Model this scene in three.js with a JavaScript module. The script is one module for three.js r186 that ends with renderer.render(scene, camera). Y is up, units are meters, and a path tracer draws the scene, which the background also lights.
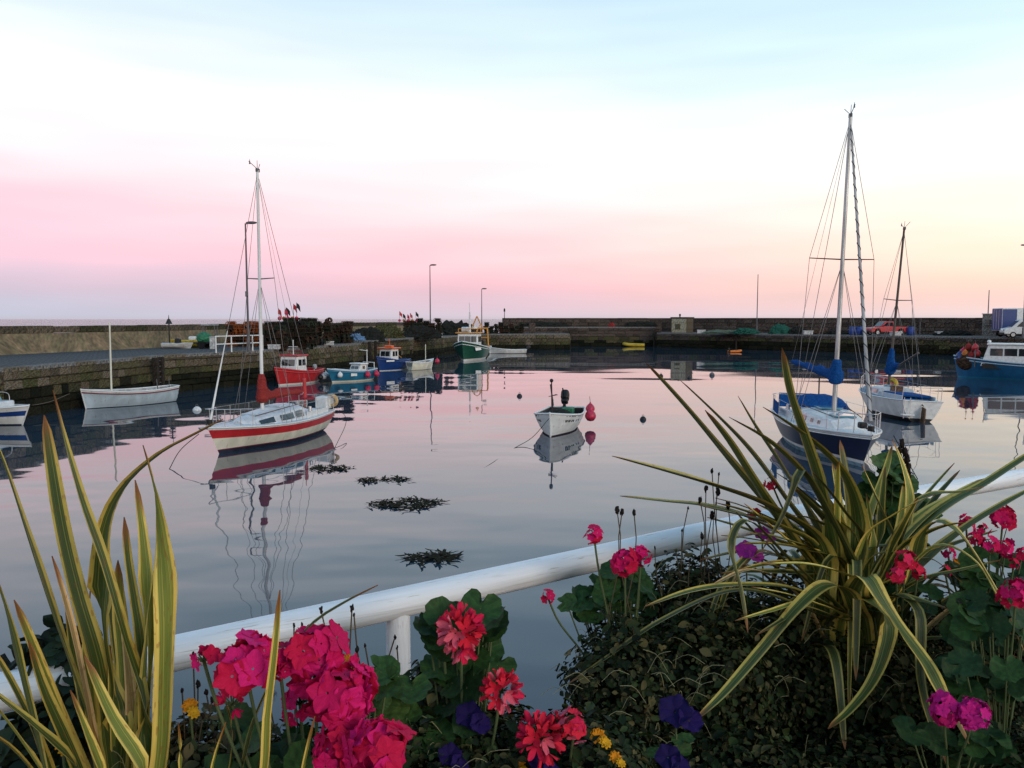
import * as THREE from 'three';
import { mergeGeometries } from 'three/addons/utils/BufferGeometryUtils.js';
import { RoundedBoxGeometry } from 'three/addons/geometries/RoundedBoxGeometry.js';
import { ImprovedNoise } from 'three/addons/math/ImprovedNoise.js';
import { FontLoader } from 'three/addons/loaders/FontLoader.js';
import { TextGeometry } from 'three/addons/geometries/TextGeometry.js';

// ------------------------------------------------------------------ camera, sky, sun, exposure
const scene = new THREE.Scene();
const EYE = 4.2, FOC = 805, PITCH = Math.atan(65 / FOC);
const camera = new THREE.PerspectiveCamera(2 * Math.atan(384 / FOC) * 180 / Math.PI, 1024 / 768, 0.05, 40000);
camera.position.set(0, EYE, 0);
camera.rotation.x = -PITCH;
const renderer = new THREE.WebGLRenderer({ antialias: true });
renderer.toneMapping = THREE.LinearToneMapping;
renderer.toneMappingExposure = 1.0;
renderer.shadowMap.enabled = true;

const clamp = (x, a = 0, b = 1) => Math.min(b, Math.max(a, x));
const smooth = (a, b, x) => { const k = clamp((x - a) / (b - a)); return k * k * (3 - 2 * k); };
const lin = v => { v /= 255; return v <= 0.04045 ? v / 12.92 : Math.pow((v + 0.055) / 1.055, 2.4); };
function ramp(keys, e) {                                        // keys: [elevation, r, g, b] in sRGB, gain
  let i = 0; while (i < keys.length - 2 && e > keys[i + 1][0]) i++;
  const a = keys[i], b = keys[i + 1];
  let k = Math.min(1, Math.max(0, (e - a[0]) / (b[0] - a[0]))); k = k * k * (3 - 2 * k) * 0.5 + k * 0.5;
  return [1, 2, 3].map(c => (lin(a[c]) * (1 - k) + lin(b[c]) * k));
}
const SKY_L = [[-90, 130, 135, 150], [-2, 190, 193, 212], [0, 200, 203, 221], [1.3, 203, 200, 217], [2.5, 221, 199, 215], [4, 248, 201, 215], [6, 254, 206, 219], [9, 254, 226, 232], [12, 252, 240, 244], [15, 246, 244, 249], [18, 222, 236, 247], [23, 200, 225, 241], [40, 138, 180, 216], [90, 88, 128, 176]];
const SKY_M = [[-90, 130, 135, 150], [-2, 208, 200, 212], [0, 219, 205, 217], [1, 234, 201, 212], [2.5, 250, 199, 208], [4.5, 254, 207, 210], [7, 254, 226, 227], [10, 252, 240, 241], [13, 244, 245, 250], [17, 219, 238, 250], [23, 198, 227, 246], [40, 136, 182, 218], [90, 88, 128, 176]];
const SKY_R = [[-90, 130, 135, 150], [-2, 224, 210, 212], [0, 234, 215, 217], [1, 248, 213, 205], [2.5, 253, 220, 201], [4.5, 254, 232, 211], [7, 253, 243, 228], [10, 249, 248, 242], [13, 233, 244, 250], [17, 208, 236, 250], [23, 192, 225, 246], [40, 134, 182, 218], [90, 88, 128, 176]];
{
  const W = 1024, H = 512, d = new Float32Array(W * H * 4), pn = new ImprovedNoise();
  for (let j = 0; j < H; j++) for (let i = 0; i < W; i++) {
    const el = ((j + 0.5) / H - 0.5) * 180, ang = ((i + 0.5) / W - 0.5) * 2 * Math.PI;
    const x = Math.cos(ang), z = Math.sin(ang);                 // direction of this column
    const az = Math.atan2(x, -z) * 180 / Math.PI;               // 0 ahead, + to the right
    const toSun = (1 - Math.cos((az + 62) * Math.PI / 180)) / 2; // 0 opposite the set sun, 1 towards it
    const k = Math.min(1, Math.max(0, (toSun - 0.06) / 0.44));
    // long thin veils of cloud that bend the bands a little
    const wob = el > 0 ? 0.5 * pn.noise(x * 3.1 + 4, el * 0.42, z * 3.1) + 0.32 * pn.noise(x * 7.3, el * 1.1 + 9, z * 7.3) : 0;
    const e = el > 0 ? Math.max(0, el + wob * Math.min(1, el / 3) * 2.3) : el;
    const q = clamp(k) * 2, a = ramp(q < 1 ? SKY_L : SKY_M, e), b = ramp(q < 1 ? SKY_M : SKY_R, e), kk = q < 1 ? q : q - 1, lift = 1.02 + 0.13 * smooth(1.5, 4, el) * (1 - smooth(14, 30, el));
    const veil = 1 + 0.05 * pn.noise(x * 5 + 2, el * 0.8, z * 5) + 0.04 * pn.noise(x * 9 + 2, el * 2.3, z * 9) * (el > 0 ? 1 : 0);
    const glow = 1 + 0.7 * Math.pow(toSun, 4) * Math.exp(-Math.pow(Math.max(0, el) / 22, 2));
    const o = (j * W + i) * 4;
    for (let c = 0; c < 3; c++) d[o + c] = (a[c] * (1 - kk) + b[c] * kk) * lift * veil * (1 + (glow - 1) * [1, 0.82, 0.6][c]);
    d[o + 3] = 1;
  }
  const t = new THREE.DataTexture(d, W, H, THREE.RGBAFormat, THREE.FloatType);
  t.mapping = THREE.EquirectangularReflectionMapping; t.magFilter = THREE.LinearFilter; t.minFilter = THREE.LinearFilter;
  t.colorSpace = THREE.LinearSRGBColorSpace; t.needsUpdate = true;
  scene.background = t; scene.environment = t;
}
const sun = new THREE.DirectionalLight(new THREE.Color(1.0, 0.84, 0.72), 1.15);   // the afterglow of the set sun, behind to the right
sun.position.set(52, 30, 34); sun.target.position.set(0, 0, -30);
sun.castShadow = true; sun.shadow.radius = 40; sun.shadow.mapSize.set(2048, 2048);
Object.assign(sun.shadow.camera, { left: -90, right: 90, top: 90, bottom: -90, near: 1, far: 260 });
scene.add(sun, sun.target);

// ------------------------------------------------------------------ helpers
let seed = 20240611;
function rnd() { seed |= 0; seed = seed + 0x6D2B79F5 | 0; let t = Math.imul(seed ^ seed >>> 15, 1 | seed); t = t + Math.imul(t ^ t >>> 7, 61 | t) ^ t; return ((t ^ t >>> 14) >>> 0) / 4294967296; }
const rr = (a, b) => a + (b - a) * rnd();
const pick = a => a[Math.floor(rnd() * a.length)];
const PN = new ImprovedNoise();
const V = (x, y, z) => new THREE.Vector3(x, y, z);
const lerp = (a, b, k) => a + (b - a) * k;
const cp = Math.cos(PITCH), sp = Math.sin(PITCH);
// a place in the world, read off the photograph at a known distance ahead
function at(px, py, dist) {
  const u = (px - 512) / FOC, v = (384 - py) / FOC;
  const dy = v * cp - sp, dz = -(cp + v * sp);
  const k = dist / -dz;
  return V(u * k, EYE + dy * k, -dist);
}
const taken = {};
function numbered(name) { taken[name] = (taken[name] ?? -1) + 1; return taken[name] ? `${name}_${String(taken[name]).padStart(3, '0')}` : name; }
function fin(o) { o.castShadow = true; o.receiveShadow = true; return o; }
function part(name, geo, mat, parent) { const m = fin(new THREE.Mesh(Array.isArray(geo) ? join(geo) : geo, mat)); m.name = name; parent.add(m); return m; }
function thing(name, label, category, pos = [0, 0, 0], turn = 0, group) {
  const o = new THREE.Group(); o.name = numbered(name); scene.add(o);
  o.position.set(...(pos.isVector3 ? pos.toArray() : pos)); o.rotation.y = turn; o.userData = { label, category };
  if (group) o.userData.group = group;
  return o;
}
function single(name, geo, mat, label, category, group) {
  const m = part(numbered(name), geo, mat, scene); m.userData = { label, category }; if (group) m.userData.group = group; return m;
}
function struct(name, geo, mat) { const m = part(name, geo, mat, scene); m.userData = { kind: 'structure' }; return m; }
function copyOf(o, pos, turn, label, group) {
  const c = o.clone(); c.name = numbered(o.name.replace(/_\d{3}$/, '')); scene.add(c);
  c.userData = { ...o.userData }; if (label) c.userData.label = label; if (group) c.userData.group = group;
  c.position.set(...(pos.isVector3 ? pos.toArray() : pos)); c.rotation.y = turn; return c;
}
function join(list) {
  const keep = ['position', 'normal', 'uv'];
  const gs = list.map(g => {
    g = g.index ? g.toNonIndexed() : g.clone();
    if (!g.attributes.normal) g.computeVertexNormals();
    if (!g.attributes.uv) g.setAttribute('uv', new THREE.BufferAttribute(new Float32Array(g.attributes.position.count * 2), 2));
    for (const k of Object.keys(g.attributes)) if (!keep.includes(k)) g.deleteAttribute(k);
    g.morphAttributes = {};
    return g;
  });
  return gs.length === 1 ? gs[0] : mergeGeometries(gs, false);
}
function uvm(g, s = 1) {                                         // uv in metres by the face's main direction
  g = g.index ? g.toNonIndexed() : g;
  const p = g.attributes.position, n = g.attributes.normal, uv = new Float32Array(p.count * 2);
  for (let i = 0; i < p.count; i++) {
    const ax = Math.abs(n.getX(i)), ay = Math.abs(n.getY(i)), az = Math.abs(n.getZ(i));
    const [u, v] = ay > ax && ay > az ? [p.getX(i), p.getZ(i)] : ax > az ? [p.getZ(i), p.getY(i)] : [p.getX(i), p.getY(i)];
    uv[2 * i] = u * s; uv[2 * i + 1] = v * s;
  }
  g.setAttribute('uv', new THREE.BufferAttribute(uv, 2)); return g;
}
const box = (w, h, d, x = 0, y = 0, z = 0) => uvm(new THREE.BoxGeometry(w, h, d).translate(x, y, z));
const rbox = (w, h, d, x = 0, y = 0, z = 0, r = 0.03) => uvm(new RoundedBoxGeometry(w, h, d, 2, Math.min(r, w / 2.1, h / 2.1, d / 2.1)).translate(x, y, z));
function rod(a, b, r, r2 = r, n = 7) {
  a = a.isVector3 ? a : V(...a); b = b.isVector3 ? b : V(...b);
  const d = b.clone().sub(a), L = d.length();
  const g = new THREE.CylinderGeometry(r2, r, L, n, 1).translate(0, L / 2, 0);
  g.applyQuaternion(new THREE.Quaternion().setFromUnitVectors(V(0, 1, 0), d.normalize()));
  return g.translate(a.x, a.y, a.z);
}
function tube(pts, r, seg = 24, n = 6, closed = false) { return new THREE.TubeGeometry(new THREE.CatmullRomCurve3(pts.map(p => p.isVector3 ? p : V(...p)), closed), seg, r, n, closed); }
const ball = (r, x = 0, y = 0, z = 0, n = 14) => new THREE.SphereGeometry(r, n, Math.ceil(n * 0.7)).translate(x, y, z);
function sag(a, b, drop, r, n = 5) { const m = a.clone().lerp(b, 0.5); m.y -= drop; return tube([a, a.clone().lerp(m, 0.5).add(V(0, -drop * 0.25, 0)), m, m.clone().lerp(b, 0.5).add(V(0, -drop * 0.25, 0)), b], r, 16, n); }
function poly(pts, y0, y1) {                                     // upright prism over a plan [[x, z], ...]
  const s = new THREE.Shape(pts.map(p => new THREE.Vector2(p[0], -p[1])));
  return uvm(new THREE.ExtrudeGeometry(s, { depth: y1 - y0, bevelEnabled: false }).rotateX(-Math.PI / 2).translate(0, y0, 0));
}
function profile(pts, width, bevel = 0.03) {                     // outline in x,y pulled across z, edges rounded
  const s = new THREE.Shape(pts.map(p => new THREE.Vector2(p[0], p[1])));
  return uvm(new THREE.ExtrudeGeometry(s, { depth: width - 2 * bevel, bevelEnabled: bevel > 0, bevelSize: bevel, bevelThickness: bevel, bevelOffset: -bevel, bevelSegments: 2, curveSegments: 8 }).translate(0, 0, -width / 2 + bevel));
}

// ------------------------------------------------------------------ surface textures and materials
function mottled(size, fn) {
  const d = new Uint8Array(size * size * 4);
  for (let j = 0; j < size; j++) for (let i = 0; i < size; i++) {
    const c = fn(i / size, j / size), o = (j * size + i) * 4;
    d[o] = clamp(c[0], 0, 255); d[o + 1] = clamp(c[1], 0, 255); d[o + 2] = clamp(c[2], 0, 255); d[o + 3] = 255;
  }
  const t = new THREE.DataTexture(d, size, size, THREE.RGBAFormat); t.colorSpace = THREE.SRGBColorSpace;
  t.wrapS = t.wrapT = THREE.RepeatWrapping; t.magFilter = THREE.LinearFilter; t.minFilter = THREE.LinearMipmapLinearFilter; t.generateMipmaps = true; t.needsUpdate = true; return t;
}
// noise that repeats without a seam over the unit square
function tn(u, v, f, s = 0) { const A = 2 * Math.PI; const r = f / A; return PN.noise(r * Math.cos(u * A) + 11 + s, r * Math.sin(u * A) + r * Math.cos(v * A) * 0.93 + 5, r * Math.sin(v * A) + s * 1.7); }
const fbm = (u, v, f, s = 0) => tn(u, v, f, s) + 0.5 * tn(u, v, f * 2.1, s + 3) + 0.25 * tn(u, v, f * 4.3, s + 7) + 0.13 * tn(u, v, f * 9, s + 11);
const tint = (base, amt, warm = 0) => (u, v) => { const a = fbm(u, v, 6), b = fbm(u, v, 23, 4); const k = 1 + amt * (a * 0.8 + b * 0.6); return [base[0] * k + warm * a, base[1] * k, base[2] * k - warm * a]; };
function rep(t, sx, sy = sx) { const c = t.clone(); c.repeat.set(sx, sy); c.needsUpdate = true; return c; }
const grain = mottled(256, (u, v) => { const k = 218 + 60 * fbm(u, v, 9) + 40 * fbm(u, v, 31, 5); return [k, k, k]; });
const stoneGrain = mottled(256, (u, v) => { const k = 190 + 95 * fbm(u, v, 8) + 75 * fbm(u, v, 27, 5); const w = 14 * tn(u, v, 5, 9); return [k + w, k, k - w]; });
const dirtyPaint = mottled(256, (u, v) => { const k = 240 + 20 * fbm(u, v, 5), s = Math.max(0, fbm(u, v * 0.35, 26, 8) - 0.45) * 130; return [k - s * 0.8, k - s, k - s * 1.25]; });
const C = (r, g, b) => new THREE.Color().setRGB(r, g, b);
function mat(r, g, b, rough = 0.6, map = grain, rep2 = 1, extra = {}) {
  return new THREE.MeshPhysicalMaterial({ color: C(r, g, b), roughness: rough, specularIntensity: rough >= 0.8 ? 0.22 : 0.8, map: map ? (rep2 === 1 ? map : rep(map, rep2)) : null, side: THREE.DoubleSide, ...extra });
}
const paint = (r, g, b, rough = 0.38) => new THREE.MeshPhysicalMaterial({ color: C(r, g, b), roughness: rough, map: dirtyPaint, side: THREE.DoubleSide, clearcoat: 0.12, clearcoatRoughness: 0.4 });
const M = {
  white: paint(0.74, 0.75, 0.74), cream: paint(0.72, 0.70, 0.58), grp: paint(0.62, 0.65, 0.68), red: paint(0.52, 0.025, 0.03), navy: paint(0.012, 0.018, 0.055), darkBlue: paint(0.01, 0.045, 0.2),
  teal: paint(0.02, 0.18, 0.32), green: paint(0.008, 0.075, 0.042), blue: paint(0.015, 0.12, 0.27), orange: paint(0.72, 0.12, 0.02), gold: paint(0.62, 0.27, 0.03), maroon: paint(0.16, 0.012, 0.03), paleBlue: paint(0.45, 0.55, 0.62),
  black: mat(0.012, 0.012, 0.014, 0.5), bootTop: mat(0.025, 0.03, 0.06, 0.5), rubber: mat(0.02, 0.02, 0.022, 0.8), antifoul: mat(0.06, 0.012, 0.02, 0.7),
  alu: new THREE.MeshStandardMaterial({ color: C(0.55, 0.55, 0.55), roughness: 0.4, metalness: 0.5, map: grain }),
  steel: new THREE.MeshStandardMaterial({ color: C(0.5, 0.5, 0.52), roughness: 0.35, metalness: 0.7 }),
  darkMast: mat(0.09, 0.075, 0.065, 0.5), wire: mat(0.16, 0.15, 0.15, 0.5, null), rope: mat(0.2, 0.18, 0.15, 0.95), weedRope: mat(0.035, 0.035, 0.03, 0.9), galv: mat(0.13, 0.13, 0.14, 0.6),
  glass: new THREE.MeshPhysicalMaterial({ color: C(0.012, 0.015, 0.018), roughness: 0.06, clearcoat: 1, side: THREE.DoubleSide }),
  paleGlass: new THREE.MeshPhysicalMaterial({ color: C(0.10, 0.26, 0.34), roughness: 0.1, clearcoat: 0.6, side: THREE.DoubleSide }),
  blueCloth: mat(0.01, 0.085, 0.30, 0.9, grain, 3), redCloth: mat(0.34, 0.045, 0.04, 0.9, grain, 3), pinkBuoy: mat(0.72, 0.035, 0.10, 0.45), orangeBuoy: mat(0.75, 0.2, 0.015, 0.5), yellow: mat(0.62, 0.42, 0.03, 0.5), wood: mat(0.17, 0.09, 0.045, 0.65, stoneGrain, 2), oldWood: mat(0.055, 0.045, 0.038, 0.9, stoneGrain, 2),
  deckGrey: mat(0.42, 0.44, 0.46, 0.7), deckBlue: mat(0.2, 0.34, 0.44, 0.7), greenNet: mat(0.035, 0.16, 0.12, 0.95, stoneGrain, 3), darkNet: mat(0.035, 0.038, 0.034, 0.95, stoneGrain, 3), brownNet: mat(0.1, 0.06, 0.04, 0.95, stoneGrain, 3), orangeNet: mat(0.48, 0.13, 0.04, 0.95, stoneGrain, 3), blueNet: mat(0.04, 0.10, 0.26, 0.95, stoneGrain, 3),
  greenTarp: mat(0.03, 0.2, 0.1, 0.7), blueDrum: mat(0.02, 0.07, 0.33, 0.5), fishBox: mat(0.6, 0.6, 0.6, 0.6), skyBlue: mat(0.12, 0.25, 0.45, 0.6),
};

// ------------------------------------------------------------------ plan of the harbour (x to the right, z is minus the distance ahead)
const QH = 2.15;                                                 // height of the quays above the water
const innerEdge = [[-25.5, -8], [-21.2, -33.3], [-19.8, -45.5], [-16.5, -53], [-13.4, -67.3], [-10.5, -84.6], [-8, -94], [-4.5, -110], [8, -112]];
const seaWallLine = [[-40, -10], [-29.1, -45.8], [-25, -59], [-22, -75], [-17, -98], [-11.5, -116]];
const outerEdge = [[22, -122], [32, -113], [42, -103], [51.2, -94], [60, -84], [75, -66]];
const parapetLine = [[-1.5, -128], [24, -129.5], [34, -122], [46, -112.5], [58, -101], [66, -92]];

// ---- water: calm inside the harbour, rougher outside
const harbourWater = new THREE.MeshPhysicalMaterial({ color: C(0.022, 0.045, 0.07), roughness: 0.025, ior: 1.45, specularIntensity: 1, side: THREE.DoubleSide });
{
  const rows = 920, cols = 400, a0 = -0.74, a1 = 0.80, r0 = 6, r1 = 150;
  const pos = new Float32Array(rows * cols * 3);
  const bx = (x, z) => {                                          // gentle crossing ripples; those finer than the mesh can carry are left out
    const r = Math.hypot(x, z), step = r * r * (1 / r0 - 1 / r1) / rows;
    let h = 0;
    const wv = (lam, amp, s, st) => { const k = 1 - smooth(lam * 0.16, lam * 0.42, step); if (k > 0) h += k * amp * PN.noise(x / (lam * st) + s, s * 1.3, z / lam - s); };
    const calm = 0.5 + 1.0 * smooth(-0.25, 0.4, PN.noise(x / 14, 3.3, z / 9));   // cat's paws: patches of air on the water
    wv(9, 0.045, 1, 2.4); wv(3.6, 0.022 * calm, 5, 2.2); wv(1.5, 0.0085 * calm, 9, 1.9); wv(0.62, 0.0026 * calm, 14, 1.5);
    return h;
  };
  for (let j = 0; j < rows; j++) {
    const r = 1 / lerp(1 / r0, 1 / r1, j / (rows - 1));
    for (let i = 0; i < cols; i++) {
      const a = lerp(a0, a1, i / (cols - 1)), x = Math.sin(a) * r, z = -Math.cos(a) * r, o = (j * cols + i) * 3;
      pos[o] = x; pos[o + 1] = bx(x, z); pos[o + 2] = z;
    }
  }
  const idx = [];
  const beyond = (x, z) => z < -127 || (x < -14 && z < -50 && x < -21 + (-z - 53) * 0.14) || x < -34;
  for (let j = 0; j < rows - 1; j++) for (let i = 0; i < cols - 1; i++) {
    const a = j * cols + i, b = a + 1, c = a + cols, d = c + 1;
    if (beyond(pos[a * 3], pos[a * 3 + 2])) continue;
    idx.push(a, b, c, b, d, c);
  }
  const g = new THREE.BufferGeometry(); g.setAttribute('position', new THREE.BufferAttribute(pos, 3)); g.setIndex(idx); g.computeVertexNormals();
  struct('harbour_water', g, harbourWater);
}
{
  const g = new THREE.RingGeometry(1, 26000, 96, 24).rotateX(-Math.PI / 2).translate(0, -0.12, 0);
  const p = g.attributes.position, uv = g.attributes.uv; for (let i = 0; i < p.count; i++) uv.setXY(i, p.getX(i) / 26, p.getZ(i) / 26);
  const chop = mottled(256, (u, v) => { const k = 128 + 120 * fbm(u, v, 10) ; return [k, k, k]; }); chop.colorSpace = THREE.NoColorSpace;
  struct('open_sea', g, new THREE.MeshPhysicalMaterial({ color: C(0.09, 0.115, 0.14), roughness: 0.2, ior: 1.4, bumpMap: chop, bumpScale: 1.1, side: THREE.DoubleSide }));
}

// ---- stone materials: the weed and the tide mark lie on the stones themselves
const stoneMats = {
  dry: [mat(0.17, 0.135, 0.095, 0.92, stoneGrain), mat(0.12, 0.10, 0.07, 0.92, stoneGrain), mat(0.22, 0.18, 0.13, 0.92, stoneGrain), mat(0.145, 0.13, 0.07, 0.92, stoneGrain)],
  moss: [mat(0.10, 0.10, 0.045, 0.95, stoneGrain), mat(0.075, 0.07, 0.04, 0.95, stoneGrain), mat(0.13, 0.11, 0.06, 0.95, stoneGrain)],
  weed: [mat(0.02, 0.021, 0.011, 0.85, stoneGrain), mat(0.028, 0.025, 0.014, 0.85, stoneGrain), mat(0.012, 0.014, 0.008, 0.85, stoneGrain)],
  far: [mat(0.12, 0.094, 0.08, 0.93, stoneGrain), mat(0.085, 0.066, 0.057, 0.93, stoneGrain), mat(0.145, 0.11, 0.092, 0.93, stoneGrain)],
};
const mortar = mat(0.035, 0.032, 0.026, 0.95, stoneGrain), concrete = mat(0.27, 0.255, 0.24, 0.9, stoneGrain), tarmac = mat(0.145, 0.145, 0.148, 0.92, stoneGrain);
const blockShapes = [0, 1, 2, 3].map(() => {                      // rough blocks with broken arrises, 1 x 1 x 1, front face at z = 0.5
  const c = 0.06, q = [], f = () => rr(-0.035, 0.035);
  const ring = (x, y, z) => [[-x + f(), -y + f(), z], [x + f(), -y + f(), z], [x + f(), y + f(), z], [-x + f(), y + f(), z]];
  const back = ring(0.5, 0.5, -0.5), mid = ring(0.5, 0.5, 0.5 - c * 2), front = ring(0.5 - c, 0.5 - c, 0.5);
  const quad = (a, b, d, e) => q.push(...a, ...b, ...d, ...a, ...d, ...e);
  for (let i = 0; i < 4; i++) { const n = (i + 1) % 4; quad(back[i], back[n], mid[n], mid[i]); quad(mid[i], mid[n], front[n], front[i]); }
  const ctr = [rr(-0.1, 0.1), rr(-0.1, 0.1), 0.5 + rr(0.0, 0.12)];
  for (let i = 0; i < 4; i++) q.push(...front[i], ...front[(i + 1) % 4], ...ctr);
  const g = new THREE.BufferGeometry(); g.setAttribute('position', new THREE.Float32BufferAttribute(q, 3)); g.computeVertexNormals(); return uvm(g);
});
// courses of stone along a line from A to B; the face looks to the left of A->B turned by `flip`
function courses(A, B, y0, y1, hMean, lMean, matFor, parent, asParts, flip = 1, name = 'stone') {
  const dx = B[0] - A[0], dz = B[1] - A[1], L = Math.hypot(dx, dz), turn = Math.atan2(-dz, dx) + (flip > 0 ? 0 : Math.PI);
  const ux = dx / L, uz = dz / L, groups = new Map();
  let y = y0;
  while (y < y1 - 0.05) {
    let h = Math.min(hMean * rr(0.8, 1.25), y1 - y); if (y1 - y - h < 0.15) h = y1 - y;
    let s = 0;
    while (s < L - 0.02) {
      let w = Math.min(lMean * rr(0.6, 1.55), L - s); if (L - s - w < lMean * 0.3) w = L - s;
      const px = A[0] + ux * (s + w / 2), pz = A[1] + uz * (s + w / 2), m = matFor(y + h / 2, px, pz);
      const o = new THREE.Object3D(); o.position.set(px, y + h / 2, pz); o.rotation.set(0, turn, 0); o.rotateZ(rr(-0.012, 0.012)); o.scale.set(w - 0.022, h - 0.022, 0.26 + rr(0, 0.09));
      const shape = pick(blockShapes);
      if (asParts) { const p = part(name, shape, m, parent); p.position.copy(o.position); p.quaternion.copy(o.quaternion); p.scale.copy(o.scale); }
      else { o.updateMatrix(); const g = shape.clone().applyMatrix4(o.matrix); if (!groups.has(m)) groups.set(m, []); groups.get(m).push(g); }
      s += w;
    }
    y += h;
  }
  for (const [m, gs] of groups) { const p = part(name + 'work', gs.map(g => uvm(g)), m, parent); p.userData.kind = 'stuff'; }
}
const wallMat = (weedTop, set = stoneMats.dry) => (y, x, z) => {
  const t = weedTop + 0.28 * PN.noise(x * 0.5, 2, z * 0.5) + rr(-0.12, 0.12);
  return y < t ? pick(stoneMats.weed) : y < t + 0.5 && rnd() < 0.75 ? pick(stoneMats.moss) : pick(set);
};

// ---- inner quay: body, road, stone face
{
  const body = [...innerEdge.map(([x, z]) => [x - 0.05, z]), [8, -118.5], [-6, -119], [-12, -117.5], [-17.6, -98], [-22.6, -75], [-25.6, -59], [-29.7, -45.8], [-41, -10], [-41, -8]];
  const q = thing('stone_quay', 'long stone quay with a grey road on top along the left side of the harbour', 'quay');
  part('core', poly(body, -2.5, QH - 0.12), mortar, q);
  const front = (a, b, partsToo, wt, h = 0.40, l = 0.78) => courses(a, b, -0.5, QH - 0.14, h, l, wallMat(wt), q, partsToo, 1);
  front(innerEdge[0], innerEdge[1], false, 0.95); front(innerEdge[1], innerEdge[2], true, 0.95); front(innerEdge[2], innerEdge[3], true, 0.95);
  for (let i = 3; i < 7; i++) front(innerEdge[i], innerEdge[i + 1], false, 0.8, 0.45, 0.9);
  front(innerEdge[7], innerEdge[8], false, 0.75, 0.5, 1.1); front([8, -112], [8, -118.5], false, 0.75, 0.5, 1.1);
  // coping slabs along the edge
  for (let i = 0; i < innerEdge.length - 1; i++) {
    const [ax, az] = innerEdge[i], [bx2, bz] = innerEdge[i + 1], L = Math.hypot(bx2 - ax, bz - az), turn = Math.atan2(-(bz - az), bx2 - ax), n = Math.round(L / 1.6);
    const gs = [];
    for (let k = 0; k < n; k++) {
      const f = (k + 0.5) / n, g = rbox(L / n - 0.015, 0.18 + rr(-0.006, 0.006), 0.75, 0, 0, -0.22, 0.025);
      g.rotateY(turn + rr(-0.006, 0.006)).translate(lerp(ax, bx2, f), QH - 0.07 + rr(-0.008, 0.008), lerp(az, bz, f));
      if (i === 1 || i === 2) part('coping_slab', g, k % 3 ? concrete : stoneMats.dry[2], q); else gs.push(g);
    }
    if (gs.length) part('coping', gs, concrete, q).userData.kind = 'stuff';
  }
  const road = [...innerEdge.slice(0, 8).map(([x, z]) => [x - 0.55, z - 0.15]), [7.9, -112.7], [7.9, -118.2], [-6, -118.7], ...[...seaWallLine].reverse().map(([x, z]) => [x + 0.1, z])];
  struct('quay_road', poly(road, QH - 0.125, QH + 0.004), tarmac);
  // timber fender posts down the face
  for (const [px, d, n] of [[366, 69.5, 2], [430, 91.5, 1], [457, 103.5, 2]]) for (let k = 0; k < n; k++) {
    const p = at(px + k * 6, 340, d + k * 1.6);
    single('fender_post', rbox(0.26, 2.9, 0.26, p.x + 0.35, 0.82, p.z + 0.3, 0.03), M.oldWood, ['dark timber fender post on the quay wall by the orange roofed boat', 'dark timber fender post on the quay face behind the white dinghy', 'dark timber fender post beside the green trawler'][[366, 430, 457].indexOf(px)], 'post', 'timber fenders on the inner quay');
  }
}
{   // sea wall at the back of the quay: coping course over a long mossy face
  const w = thing('sea_wall', 'long brown mossy sea wall behind the grey quay road', 'wall');
  const mossRender = new THREE.MeshStandardMaterial({ color: C(1, 1, 1), roughness: 0.95, side: THREE.DoubleSide, map: mottled(512, (u, v) => {
    const a = fbm(u, v, 7), b = fbm(u, v, 40, 3), c = fbm(u, v, 12, 6), k = 1 + 0.16 * a + 0.26 * b; const g = clamp(0.5 + 0.8 * c);
    return [lerp(122, 104, g) * k, lerp(104, 96, g) * k, lerp(82, 72, g) * k];
  }) });
  mossRender.map.repeat.set(0.13, 0.13);
  for (let i = 0; i < seaWallLine.length - 1; i++) {
    const [ax, az] = seaWallLine[i], [bx2, bz] = seaWallLine[i + 1], L = Math.hypot(bx2 - ax, bz - az), turn = Math.atan2(-(bz - az), bx2 - ax);
    // battered face: leans back
    const face = profile([[0.12, -2.5], [0.12, QH - 0.02], [-0.28, 3.34], [-1.1, 3.34], [-1.1, -2.5]], L + 0.1, 0).rotateY(-Math.PI / 2).translate(0, 0, 0);
    part('battered_face', uvm(face.rotateY(turn).translate((ax + bx2) / 2, 0, (az + bz) / 2)), mossRender, w);
    const n = Math.round(L / 1.9);
    for (let k = 0; k < n; k++) {
      const f = (k + 0.5) / n;
      const g = rbox(L / n - 0.03, 0.42 + rr(-0.05, 0.06), 0.9, 0, 0, -0.74 + rr(-0.03, 0.03), 0.04).rotateY(turn + rr(-0.008, 0.008)).translate(lerp(ax, bx2, f), 3.56, lerp(az, bz, f));
      part('coping_stone', g, pick([stoneMats.dry[1], stoneMats.moss[1], stoneMats.dry[0], stoneMats.far[0], stoneMats.far[1]]), w);
    }
  }
}
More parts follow.
